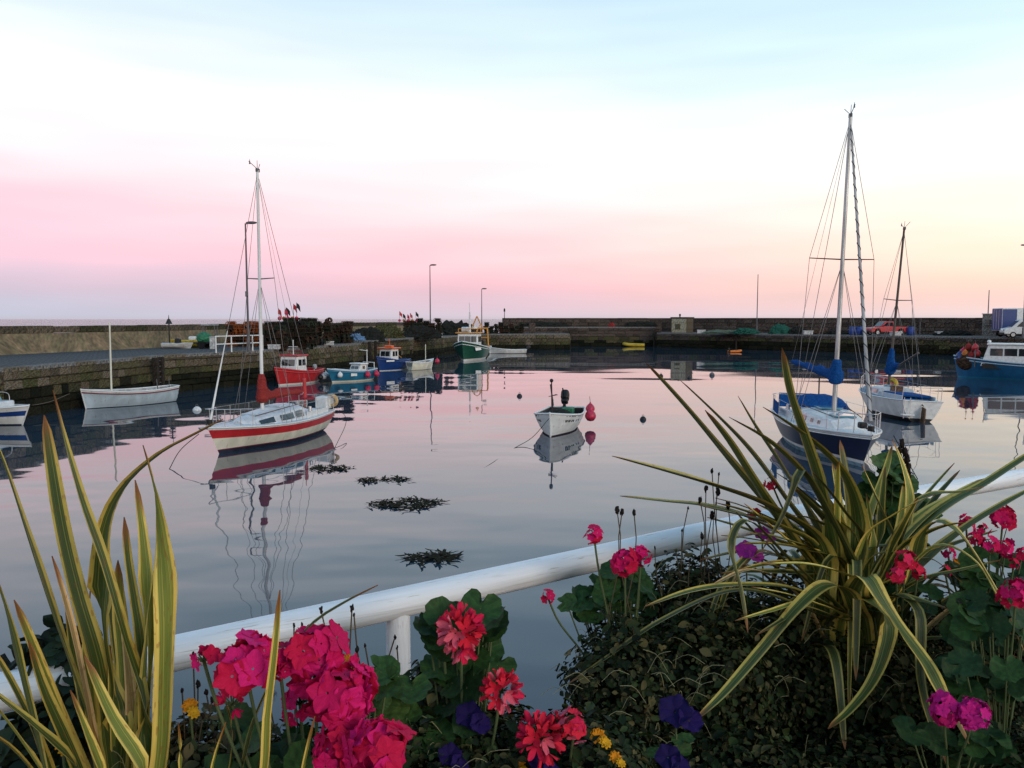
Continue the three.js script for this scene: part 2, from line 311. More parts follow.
// ---- outer pier: quay, low wall across the entrance, parapet
{
  const q = thing('stone_pier', 'dark stone outer pier with a concrete quay across the right side of the harbour', 'pier');
  part('core', poly([...outerEdge.map(([x, z]) => [x + 0.05, z - 0.1]), [90, -70], [66, -93], [58, -102], [46, -113.5], [34, -123], [24, -130.3], [22.1, -130.3]], -2.5, QH - 0.1), mortar, q);
  for (let i = 0; i < outerEdge.length - 1; i++) courses(outerEdge[i], outerEdge[i + 1], -0.5, QH - 0.2, 0.5, 1.1, wallMat(1.05, stoneMats.far), q, false, 1);
  courses([22, -129], [22, -122], -0.5, QH - 0.2, 0.5, 1.1, wallMat(1.0, stoneMats.far), q, false, 1);
  const lip = [...outerEdge.map(([x, z]) => [x - 0.1, z + 0.12]), ...[...outerEdge].reverse().map(([x, z]) => [x + 0.6, z - 0.8])];
  part('concrete_edge', poly(lip, QH - 0.19, QH + 0.01), concrete, q);
  part('deck', poly([...outerEdge.map(([x, z]) => [x + 0.6, z - 0.8]), [88, -72], ...[...parapetLine].reverse().slice(0, 5).map(([x, z]) => [x, z])], QH - 0.1, QH + 0.002), concrete, q);
  const low = thing('entrance_wall', 'dark stone wall with a pale ledge across the harbour entrance', 'wall');
  part('core', poly([[-1.5, -125.1], [22.1, -125.1], [22.1, -128.4], [-1.5, -128.4]], -2.5, 2.86), mortar, low);
  courses([-1.5, -125], [22, -125], -0.5, 2.82, 0.5, 1.2, wallMat(0.75, stoneMats.far), low, false, 1);
  part('ledge', box(23.8, 0.16, 3.2, 10.3, 2.9, -126.6), concrete, low);
  const p = thing('parapet_wall', 'long dark parapet wall along the outer pier against the horizon', 'wall');
  for (let i = 0; i < parapetLine.length - 1; i++) {
    const A = parapetLine[i], B = parapetLine[i + 1], L = Math.hypot(B[0] - A[0], B[1] - A[1]), turn = Math.atan2(-(B[1] - A[1]), B[0] - A[0]);
    part('core', box(L, 7, 1.0, 0, 0.75, -0.65).rotateY(turn).translate((A[0] + B[0]) / 2, 0, (A[1] + B[1]) / 2), mortar, p);
    courses(A, B, QH - 0.05, 4.14, 0.48, 1.2, () => pick(stoneMats.far), p, false, 1);
    const n = Math.round(L / 2.4);
    for (let k = 0; k < n; k++) { const f = (k + 0.5) / n; part('coping_stone', rbox(L / n - 0.02, 0.22, 1.4, 0, 0, -0.5, 0.03).rotateY(turn).translate(lerp(A[0], B[0], f), 4.25 + rr(-0.012, 0.012), lerp(A[1], B[1], f)), pick(stoneMats.far), p); }
  }
  for (const [x, z] of [[21.7, -123], [21.7, -125.4], [21.75, -127.6]]) single('pile', rod([x, -1.5, z], [x, QH + 0.25, z], 0.17, 0.15, 9), M.oldWood, 'dark timber pile standing at the end of the outer pier', 'post', 'piles at the harbour entrance');
  for (const [x, z] of [[31.6, -113], [9.2, -124.6], [58.5, -85.4]]) single('pier_post', rod([x - 0.25, -1.5, z + 0.3], [x - 0.25, QH + 0.2, z + 0.3], 0.13, 0.12, 8), M.oldWood, { 31.6: 'dark timber post on the outer pier wall below the green nets', 9.2: 'dark timber post on the wall across the harbour entrance', 58.5: 'dark timber post on the pier wall behind the blue fishing boat' }[x], 'post', 'timber posts on the outer pier');
}
// ---- the terrace the picture is taken from: paving, its wall down to the water
const railA = V(-0.553, 3.64, -1.322), railB = V(0.54, 3.64, -2.09), railDir = railB.clone().sub(railA).setY(0).normalize();
const railIn = V(-railDir.z, 0, railDir.x); if (railIn.z < 0) railIn.negate();
const alongRail = (s, off, y) => V(railA.x + railDir.x * s + railIn.x * off, y, railA.z + railDir.z * s + railIn.z * off);
{
  const P = (s, o) => { const v = alongRail(s, o, 0); return [v.x, v.z]; };
  struct('terrace', poly([P(-6, -0.22), P(9, -0.22), P(9, 6), P(-6, 6)], -2, 2.6), concrete);
  const pl = thing('raised_planter', 'raised stone flower bed behind the white railing', 'planter');
  part('front_wall', poly([P(-3.2, 1.02), P(5.2, 1.02), P(5.2, 1.16), P(-3.2, 1.16)], 2.604, 3.30), stoneMats.dry[0], pl);
  part('back_wall', poly([P(-3.2, 0.06), P(5.2, 0.06), P(5.2, 0.18), P(-3.2, 0.18)], 2.604, 3.24), stoneMats.dry[1], pl);
  part('soil', poly([P(-3.2, 0.183), P(5.2, 0.183), P(5.2, 1.017), P(-3.2, 1.017)], 2.604, 3.2), mat(0.03, 0.022, 0.015, 1, stoneGrain, 3), pl);
}

// ------------------------------------------------------------------ boats: hull with bow at +x, waterline at y = 0
class Hull {
  constructor(o) { Object.assign(this, { tm: 0.52, ws: 0.72, draft: 0.45, rake: 0.5, stern: 0, pb: 2.1, em: 0.34, eb: 0.85, ku: 0.85 }, o); }
  sheer(t) { const [a, b, c] = this.sheers, k = t; return a * (1 - k) * (1 - 2 * k) + 4 * b * k * (1 - k) + c * k * (2 * k - 1); }
  keel(t) { return -this.draft * (t > 0.5 ? 1 - this.ku * Math.pow((t - 0.5) * 2, 2) : 1); }
  plan(t) { return this.B / 2 * (t < this.tm ? 1 - Math.pow(1 - t / this.tm, this.pb) : 1 - (1 - this.ws) * Math.pow((t - this.tm) / (1 - this.tm), 2)); }
  half(t, y) { const k = this.keel(t), s = clamp((y - k) / (this.sheer(t) - k), 0, 1.2), e = lerp(this.eb, this.em, smooth(0, 0.5, t)); return this.plan(t) * Math.pow(s, e); }
  x(t, y) { const f = clamp((y + this.draft) / (this.sheers[0] + this.draft), 0, 1.2); const b = this.L / 2 - this.rake * (1 - f), s = -this.L / 2 + this.stern * (1 - f); return lerp(b, s, t); }
  pt(t, y, side, out = 0) { return V(this.x(t, y), y, side * Math.max(0, this.half(t, y) + out)); }
  skin(lo, hi, out = 0, ny = 5, nt = 30, transom = true, side2 = [1, -1]) {
    const gs = [];
    for (const side of side2) {
      const p = [], uv = [], ix = [];
      for (let j = 0; j <= ny; j++) for (let i = 0; i <= nt; i++) {
        const t = Math.pow(i / nt, 1.15), y = lerp(lo(t), hi(t), j / ny), v = this.pt(t, y, side, i === 0 ? 0 : out * Math.min(1, i / 2)); p.push(v.x + (out > 0 && i === 0 ? out : 0), v.y, v.z); uv.push(v.x * 0.5, v.y * 0.5);
        if (i < nt && j < ny) { const a = j * (nt + 1) + i; ix.push(a, a + 1, a + nt + 1, a + 1, a + nt + 2, a + nt + 1); }
      }
      const g = new THREE.BufferGeometry(); g.setAttribute('position', new THREE.Float32BufferAttribute(p, 3)); g.setAttribute('uv', new THREE.Float32BufferAttribute(uv, 2)); g.setIndex(ix); g.computeVertexNormals(); gs.push(g);
    }
    if (transom && this.ws > 0.08) {
      const p = [], ix = [];
      for (let j = 0; j <= ny; j++) { const y = lerp(lo(1), hi(1), j / ny), w = Math.max(0, this.half(1, y) + out), x = this.x(1, y) - Math.max(0, out); p.push(x, y, -w, x, y, w); if (j < ny) ix.push(2 * j, 2 * j + 1, 2 * j + 2, 2 * j + 1, 2 * j + 3, 2 * j + 2); }
      const g = new THREE.BufferGeometry(); g.setAttribute('position', new THREE.Float32BufferAttribute(p, 3)); g.setIndex(ix); g.computeVertexNormals(); gs.push(uvm(g));
    }
    return join(gs);
  }
  deck(drop = 0, camber = 0.04, inset = 0.01, t0 = 0, t1 = 1) {
    const p = [], ix = [], nt = 24, nz = 6;
    for (let i = 0; i <= nt; i++) for (let j = 0; j <= nz; j++) {
      const t = lerp(t0, t1, i / nt), y = this.sheer(t) - drop, w = Math.max(0, this.half(t, y) - inset), f = j / nz * 2 - 1; p.push(this.x(t, y), y + camber * (1 - f * f) * Math.min(1, w * 2), f * w);
      if (i < nt && j < nz) { const a = i * (nz + 1) + j; ix.push(a, a + 1, a + nz + 1, a + 1, a + nz + 2, a + nz + 1); }
    }
    const g = new THREE.BufferGeometry(); g.setAttribute('position', new THREE.Float32BufferAttribute(p, 3)); g.setIndex(ix); g.computeVertexNormals(); return uvm(g);
  }
  floor(y, t0, t1, inset = 0.03) {
    const p = [], ix = [], n = 20; for (let i = 0; i <= n; i++) { const t = lerp(t0, t1, i / n), w = Math.max(0.005, this.half(t, y) - inset); p.push(this.x(t, y), y, -w, this.x(t, y), y, w); if (i < n) ix.push(2 * i, 2 * i + 1, 2 * i + 2, 2 * i + 1, 2 * i + 3, 2 * i + 2); }
    const g = new THREE.BufferGeometry(); g.setAttribute('position', new THREE.Float32BufferAttribute(p, 3)); g.setIndex(ix); g.computeVertexNormals(); return uvm(g);
  }
  rail(f = 1, r = 0.03, up = 0, out = 0, t1 = 1) {                  // rubbing strake or gunwale both sides
    const gs = []; for (const s of [1, -1]) { const pts = []; for (let i = 0; i <= 16; i++) { const t = i / 16 * t1, y = this.sheer(t) * f, v = this.pt(t, y, s, i ? out : 0); v.y += up; pts.push(v); } gs.push(tube(pts, r, 32, 6)); }
    if (this.ws > 0.08 && t1 === 1) { const y = this.sheer(1) * f; gs.push(rod(this.pt(1, y, 1, out).add(V(0, up, 0)), this.pt(1, y, -1, out).add(V(0, up, 0)), r)); }
    return join(gs);
  }
  letters(font, str, xAt, yAt, size, side) {
    const g = new TextGeometry(str, { font, size, depth: 0.004, curveSegments: 3 }), p = g.attributes.position; g.computeBoundingBox(); const w = g.boundingBox.max.x;
    for (let i = 0; i < p.count; i++) {
      const lx = xAt + (side > 0 ? 1 : -1) * (p.getX(i) - w / 2), ly = yAt + p.getY(i); let t = 0.5; for (let k = 0; k < 12; k++) t += (this.x(t, ly) - lx) / this.L;
      p.setXYZ(i, lx, ly, side * (this.half(clamp(t, 0.01, 1), ly) + 0.006 + p.getZ(i)));
    }
    g.computeVertexNormals(); return g;
  }
}
const fr = (h, k) => t => h.sheer(t) * k, ab = y => () => y;
const trunkSide = (secs, x, v, side, out) => { let i = 0; while (i < secs.length - 2 && x < secs[i + 1][0]) i++; const a = secs[i], b = secs[i + 1], k = (x - a[0]) / (b[0] - a[0]), q = n => lerp(a[n], b[n], k); return V(x, lerp(q(3), q(4), v), side * (lerp(q(1), q(2), v) + out)); };
function trunk(secs, camber = 0.07) {                               // deckhouse: sections from bow to stern [x, half width low, half width high, y low, y high]
  const p = [], ix = [], n = 8;
  for (const [x, wb, wt, yb, yt] of secs) for (const [z, y] of [[-wb, yb], [-wt, yt - 0.03], [-wt * 0.92, yt], [-wt * 0.4, yt + camber * 0.8], [0, yt + camber], [wt * 0.4, yt + camber * 0.8], [wt * 0.92, yt], [wt, yt - 0.03], [wb, yb]]) p.push(x, y, z);
  for (let s = 0; s < secs.length - 1; s++) for (let j = 0; j < n; j++) { const a = s * 9 + j; ix.push(a, a + 1, a + 9, a + 1, a + 10, a + 9); }
  for (const s of [0, secs.length - 1]) for (let j = 1; j < n; j++) ix.push(s * 9, s * 9 + j, s * 9 + j + 1);
  const g = new THREE.BufferGeometry(); g.setAttribute('position', new THREE.Float32BufferAttribute(p, 3)); g.setIndex(ix); const q = g.toNonIndexed(); q.computeVertexNormals(); return uvm(q);
}
function trunkPane(secs, x0, x1, v0, v1, side) {
  const P = (x, v) => trunkSide(secs, x, v, side, 0.012), gs = [], p = [], n = 5;
  for (let i = 0; i < n; i++) { const a = lerp(x0, x1, i / n), b = lerp(x0, x1, (i + 1) / n); for (const [x, v] of [[a, v0], [b, v0], [b, v1], [a, v0], [b, v1], [a, v1]]) p.push(...P(x, v).toArray()); }
  const g = new THREE.BufferGeometry(); g.setAttribute('position', new THREE.Float32BufferAttribute(p, 3)); g.computeVertexNormals(); return g;
}
function berth(bow, stern, name, label, category, heel = 0, trim = 0) {    // bow and stern on the water [x, z]
  const t = thing(name, label, category, [(bow[0] + stern[0]) / 2, 0, (bow[1] + stern[1]) / 2], 0);
  t.rotation.order = 'YXZ'; t.rotation.y = Math.atan2(-(bow[1] - stern[1]), bow[0] - stern[0]); t.rotation.x = heel; t.rotation.z = trim; return t;
}
function outboard(parent, x, y, z, s = 1, tilt = 0.9, cover = M.black) {
  const g = new THREE.Group(); g.name = 'outboard_motor'; g.position.set(x, y, z); g.rotation.z = tilt; g.scale.setScalar(s); parent.add(g);
  part('cowling', [rbox(0.34, 0.34, 0.26, -0.05, 0.34, 0, 0.09), rbox(0.24, 0.14, 0.22, -0.05, 0.14, 0, 0.05)], cover, g);
  part('drive_leg', [rbox(0.16, 0.6, 0.09, -0.07, -0.22, 0, 0.04), rbox(0.3, 0.03, 0.2, -0.1, -0.32, 0, 0.012), rod([-0.02, -0.5, 0], [-0.24, -0.5, 0], 0.05, 0.035, 8)], M.rubber, g);
  part('tiller', rod([0.1, 0.2, 0], [0.55, 0.3, 0], 0.022), M.black, g);
}
function cleatBuoy(parent, x, y, z, r, m = M.pinkBuoy) {
  const b = part('fender_buoy', new THREE.LatheGeometry([[0, -r], [r * 0.6, -r * 0.85], [r * 0.95, -r * 0.35], [r, 0.05 * r], [r * 0.85, r * 0.55], [r * 0.45, r * 0.98], [r * 0.18, r * 1.2], [r * 0.16, r * 1.42], [0, r * 1.45]].map(a => new THREE.Vector2(...a)), 14).translate(x, y, z), m, parent);
  part('lanyard', rod([x, y + r * 1.3, z], [x, y + r * 1.3 + 0.25, z * 0.97], 0.01, 0.01, 5), M.rope, b); return b;
}
// ---- yachts
function rumple(g, at0) { const p = g.attributes.position; for (let i = 0; i < p.count; i++) { const k = 1 + 0.5 * PN.noise(p.getX(i) * 14, p.getY(i) * 5, p.getZ(i) * 14); p.setXYZ(i, p.getX(i) * k + at0.x, p.getY(i) + at0.y, p.getZ(i) * k + at0.z); } g.computeVertexNormals(); return uvm(g); }
function yacht(c) {
  const h = new Hull(c.hull), y = berth(c.bow, c.stern, c.name, c.label, 'yacht', c.heel || 0), L = h.L;
  const bands = c.bands(h);
  bands.forEach(([nm, lo, hi, m]) => part(nm, h.skin(lo, hi, 0, nm === 'topside' ? 7 : 4), m, y));
  part('toe_rail', h.rail(1, 0.028, 0.015), c.trim, y);
  if (c.rubMat) part('rubbing_strake', h.rail(0.9, 0.022, 0, 0.006), c.rubMat, y);
  part('deck', h.deck(0.0, 0.06), c.deckMat, y);
  const sx = t => h.x(t, h.sheer(t)), sh = t => h.sheer(t);
  // keel fin and rudder under water
  part('keel', rbox(L * 0.24, 0.75, 0.16, -0.1, -h.draft - 0.2, 0, 0.05), M.antifoul, y);
  part('rudder', profile([[-L / 2 - 0.02, sh(1) * 0.75], [-L / 2 - 0.3, sh(1) * 0.7], [-L / 2 - 0.32, -0.55], [-L / 2 + 0.05, -0.6]], 0.06, 0.012), c.rudderMat || M.wood, y);
  part('tiller', rod([-L / 2 - 0.1, sh(1) * 0.8, 0], [-L / 2 + 1.0, sh(1) + 0.22, 0], 0.022), M.wood, y);
  // deckhouse
  const dk = x => { let t = 0.5; for (let k = 0; k < 10; k++) t += (sx(t) - x) / L; return sh(t); };
  const secs = c.house.map(([x, wb, wt, rise]) => [x, wb, wt, dk(x) - 0.02, dk(x) + rise]);
  const cab = part('cabin', trunk(secs, c.houseCamber || 0.08), c.houseMat || M.white, y);
  for (const [x0, x1, v0, v1] of c.panes) for (const s of [1, -1]) part('window', trunkPane(secs, x0, x1, v0, v1, s), c.paneMat || M.glass, cab);
  for (const [x, w, d] of c.hatches || []) { const yy = secs.reduce((a, s, i) => i && s[0] <= x && secs[i - 1][0] >= x ? lerp(secs[i - 1][4], s[4], (x - secs[i - 1][0]) / (s[0] - secs[i - 1][0])) : a, 0); part('hatch', rbox(d, 0.06, w, x, yy + 0.095, 0, 0.02), c.hatchMat || M.paleGlass, cab); }
  part('grab_rail', [1, -1].flatMap(s => { const a = trunkSide(secs, secs[1][0] - 0.1, 0.98, s, -0.1), b = trunkSide(secs, secs[secs.length - 1][0] + 0.25, 0.98, s, -0.1); a.y += 0.12; b.y += 0.12; return [rod(a, b, 0.014)]; }), M.wood, cab);
  // cockpit well with coamings and washboard
  const lx = secs[secs.length - 1][0];
  part('coaming', [1, -1].map(s => { const a = V(lx, dk(lx) + 0.2, s * secs[secs.length - 1][1] * 0.98), b = V(-L / 2 + 0.35, sh(0.96) + 0.14, s * h.half(0.96, sh(0.96)) * 0.78), m = a.clone().lerp(b, 0.5); const len = a.distanceTo(b); return rbox(len, 0.22, 0.05, 0, 0, 0, 0.02).rotateY(Math.atan2(-(a.z - b.z), a.x - b.x)).translate(m.x, m.y - 0.08, m.z); }), c.coamMat || M.white, y);
  part('companionway', box(0.03, 0.42, 0.55, lx - 0.02, dk(lx) + 0.28, 0), M.wood, y);
  part('cockpit_sole', rbox(L * 0.27, 0.05, h.B * 0.46, (lx - L / 2) / 2 + 0.1, dk(lx) + 0.06, 0, 0.02), c.wellMat || M.deckGrey, y);
  // mast and rig; lean is fore-aft as well as sideways
  const mx = c.mastX, my = secs.some(s => s[0] <= mx) && secs[0][0] > mx ? dk(mx) + c.mastStep : dk(mx), top = V(mx + c.mastRake, c.mastTop, 0), foot = V(mx, my, 0);
  part('mast', rod(foot, top, c.mastR, c.mastR * 0.72, 12), c.mastMat, y);
  const on = k => foot.clone().lerp(top, k);
  const spr = on(c.sprK);
  const sprTips = [1, -1].map(s => spr.clone().add(V(-0.08, c.sprUp || 0.03, s * c.sprW)));
  part('spreaders', sprTips.map(p => rod(spr, p, 0.022, 0.016, 6)), c.sprMat || c.mastMat, y);
  part('masthead_gear', [rod(top, top.clone().add(V(0, 0.32, 0)), 0.012, 0.008, 5), rod(top.clone().add(V(0.05, 0.06, 0)), top.clone().add(V(0.42, 0.22, 0.03)), 0.012, 0.01, 5), rod(top.clone().add(V(-0.05, 0.04, 0)), top.clone().add(V(-0.3, 0.26, 0.1)), 0.01, 0.01, 5), rbox(0.16, 0.12, 0.08, top.x - 0.02, top.y + 0.0, 0, 0.02), rod(top.clone().add(V(0.36, 0.14, 0.03)), top.clone().add(V(0.36, 0.3, 0.03)), 0.03, 0.004, 6)], M.galv, y);
  const bowP = V(sx(0) - 0.08, sh(0) + 0.05, 0), sternP = V(-L / 2 + 0.05, sh(1) + 0.05, 0), fs = on(c.foreK || 0.985);
  part('forestay', rod(bowP, fs, 0.009, 0.009, 5), M.wire, y);
  part('backstay', rod(sternP, on(0.99), 0.009, 0.009, 5), M.wire, y);
  for (const [i, s] of [[0, 1], [1, -1]]) {
    const tc = 0.42, ch = V(mx - 0.1, sh(tc) + 0.02, s * h.half(tc, sh(tc)) * 0.96);
    part('shroud', [rod(ch, sprTips[i], 0.008, 0.008, 5), rod(sprTips[i], on(0.985), 0.008, 0.008, 5), rod(ch.clone().add(V(0.28, 0, 0)), on(c.sprK - 0.01), 0.008, 0.008, 5), rod(ch.clone().add(V(-0.32, 0, 0)), on(c.sprK - 0.01), 0.008, 0.008, 5)], M.wire, y);
  }
  if (c.furl) { const [k0, k1, r, m1, m2] = c.furl; const a = bowP.clone().lerp(fs, k0), b = bowP.clone().lerp(fs, k1); const sail = part('furled_sail', rod(a, b, r, r * (m2 ? 0.55 : 0.25), 9), m1, y);
    if (m2) { const ax = b.clone().sub(a), n = 150, pts = []; const u = ax.clone().normalize(), e1 = V(0, 0, 1), e2 = e1.clone().cross(u); for (let i = 0; i <= n; i++) { const f = i / n, th = f * 2 * Math.PI * c.furlTurns, rr2 = r * lerp(1, 0.55, f) + 0.003; pts.push(a.clone().addScaledVector(ax, f).addScaledVector(e1, Math.cos(th) * rr2).addScaledVector(e2, Math.sin(th) * rr2)); } part('sun_strip', tube(pts, 0.012, 420, 5), m2, sail); }
    part('furling_drum', new THREE.CylinderGeometry(0.09, 0.09, 0.14, 12).translate(bowP.x - 0.03, bowP.y + 0.14, 0), M.black, y); }
  // boom under its cover
  if (c.boom) {
    const { rise, len, k, swing = 0, bulk = [0.2, 0.13, 0.07] } = c.boom, goose = on(k), dirB = V(-Math.cos(rise) * Math.cos(swing), Math.sin(rise), Math.cos(rise) * Math.sin(swing)), end = goose.clone().addScaledVector(dirB, len);
    part('boom', rod(goose, end, 0.045, 0.04, 9), c.mastMat, y);
    const p = [], ix = [], n = 16, m = 10, wide = V(0, 0, 1);
    for (let i = 0; i <= n; i++) { const f = i / n, q = goose.clone().addScaledVector(dirB, len * c.boom.cov[0] + f * len * (c.boom.cov[1] - c.boom.cov[0])), hh = lerp(bulk[0], bulk[2], Math.pow(f, 0.6)) * (1 + 0.16 * Math.sin(f * 23)), ww = lerp(bulk[1], bulk[2] * 0.8, f); for (let j = 0; j <= m; j++) { const a = j / m * 2 * Math.PI; const cr = 1 + 0.34 * PN.noise(i * 0.55, Math.cos(a) * 1.6 + 5, Math.sin(a) * 1.6); p.push(q.x + 0.03 * Math.sin(a * 3 + i), q.y + hh * 0.4 + Math.cos(a) * hh * cr, q.z + Math.sin(a) * ww * cr); if (i < n && j < m) { const b = i * (m + 1) + j; ix.push(b, b + 1, b + m + 1, b + 1, b + m + 2, b + m + 1); } } }
    const g = new THREE.BufferGeometry(); g.setAttribute('position', new THREE.Float32BufferAttribute(p, 3)); g.setIndex(ix); g.computeVertexNormals(); part('sail_cover', uvm(g), c.coverMat, y);
    // collar of the cover round the mast
    part('cover_collar', rumple(new THREE.LatheGeometry([[c.mastR + 0.02, c.boom.collar], [c.mastR + 0.05, c.boom.collar * 0.85], [c.mastR + 0.07, c.boom.collar * 0.68], [c.mastR + 0.09, c.boom.collar * 0.5], [c.mastR + 0.11, c.boom.collar * 0.35], [c.mastR + 0.14, 0], [c.mastR + 0.1, -0.14], [c.mastR + 0.02, -0.18]].map(a => new THREE.Vector2(...a)), 22), goose), c.coverMat, y);
    if (c.boom.lift !== false) part('topping_lift', rod(end, on(0.98), 0.005, 0.005, 4), M.wire, y);
  }
  // guard rails
  const st = (t, s) => V(sx(t), sh(t) + 0.02, s * h.half(t, sh(t)) * 0.94), up = v => v.clone().add(V(0, 0.56, 0));
  for (const s of [1, -1]) { const posts = [0.2, 0.38, 0.56, 0.74, 0.9].map(t => st(t, s)); posts.forEach(p => part('stanchion', rod(p, up(p), 0.012, 0.01, 5), M.steel, y)); part('lifeline', posts.slice(1).flatMap((p, i) => [rod(up(posts[i]), up(p), 0.005, 0.005, 4), rod(up(posts[i]).add(V(0, -0.26, 0)), up(p).add(V(0, -0.26, 0)), 0.005, 0.005, 4)]), M.steel, y); }
  const nose = V(sx(0) + 0.05, sh(0) + 0.6, 0);
  part('pulpit', [tube([up(st(0.2, 1)), up(st(0.07, 1)), nose, up(st(0.07, -1)), up(st(0.2, -1))], 0.014, 24, 6), ...[1, -1].flatMap(s => [rod(st(0.07, s), up(st(0.07, s)), 0.014, 0.014, 6), rod(st(0.14, s), up(st(0.14, s)), 0.014, 0.014, 6)])], M.steel, y);
  part('pushpit', [tube([up(st(0.9, 1)), up(st(0.985, 1)), up(V(-L / 2 + 0.05, sh(1), 0)), up(st(0.985, -1)), up(st(0.9, -1))], 0.014, 24, 6), ...[1, -1].map(s => rod(st(0.985, s), up(st(0.985, s)), 0.014, 0.014, 6))], M.steel, y);
  return { y, h, sx, sh, dk, st, up, secs };
}
{ // red banded yacht on the left
  const k = yacht({
    name: 'yacht', label: 'white yacht with a broad red band along its hull and a red sail cover', bow: [-9.22, -24.75], stern: [-7.5, -30.2], heel: 0.0,
    hull: { L: 6.35, B: 2.3, sheers: [0.86, 0.70, 0.76], draft: 0.42, rake: 0.75, ws: 0.66, stern: 0.25 }, trim: M.white, deckMat: M.grp, houseMat: M.grp,
    bands: h => [['antifouling', h.keel.bind(h), ab(0.10), M.bootTop], ['waterline_stripe', ab(0.10), ab(0.135), M.maroon], ['topside', ab(0.135), fr(h, 0.60), M.cream], ['red_band', fr(h, 0.60), fr(h, 0.93), M.red], ['sheer_strake', fr(h, 0.93), fr(h, 1), M.white]],
    house: [[1.75, 0.42, 0.18, 0.03], [1.35, 0.6, 0.42, 0.16], [0.6, 0.78, 0.62, 0.30], [-0.2, 0.85, 0.68, 0.36], [-0.75, 0.85, 0.70, 0.42], [-1.1, 0.84, 0.70, 0.40]], houseCamber: 0.13,
    panes: [[1.25, 0.65, 0.3, 0.85], [0.35, -0.35, 0.3, 0.82], [-0.5, -0.95, 0.3, 0.82]], hatches: [[0.95, 0.5, 0.5], [-0.6, 0.62, 0.8]], hatchMat: M.paleBlue,
    mastX: 0.35, mastStep: 0.36, mastTop: 9.12, mastRake: -0.05, mastR: 0.062, mastMat: M.white, sprK: 0.555, sprW: 0.52, sprMat: M.galv, furl: [0.02, 0.36, 0.04, M.white],
    boom: { rise: -0.02, len: 2.5, k: 0.06, bulk: [0.22, 0.13, 0.085], cov: [0.02, 0.96], collar: 0.8 }, coverMat: M.redCloth,
  });
  const L = 6.35, yy = k.y;
  part('motor_well_box', [rbox(0.5, 0.46, 0.5, -L / 2 + 0.12, 1.06, -0.35, 0.06)], M.white, yy);
  part('horseshoe_buoy', new THREE.TorusGeometry(0.19, 0.07, 9, 22, Math.PI * 1.55).rotateZ(Math.PI * 1.22).rotateY(Math.PI / 2 + 0.25).translate(-L / 2 - 0.02, 1.12, -0.6), mat(0.62, 0.42, 0.2, 0.6), yy);
  part('dan_buoy', [rod([-L / 2 + 0.3, 0.9, 0.35], [-L / 2 + 0.3, 2.15, 0.38], 0.018, 0.014, 6), rod([-L / 2 + 0.3, 1.25, 0.36], [-L / 2 + 0.3, 1.95, 0.37], 0.075, 0.065, 9)], M.red, yy);
  part('winch', [1, -1].map(s => new THREE.CylinderGeometry(0.06, 0.075, 0.16, 12).translate(-1.3, 1.02, s * 0.82)), M.steel, yy);
  part('bow_roller', [rbox(0.5, 0.05, 0.1, L / 2 + 0.12, 0.92, 0, 0.015), rod([L / 2 + 0.3, 0.9, -0.06], [L / 2 + 0.3, 0.9, 0.06], 0.04)], M.steel, yy);
}
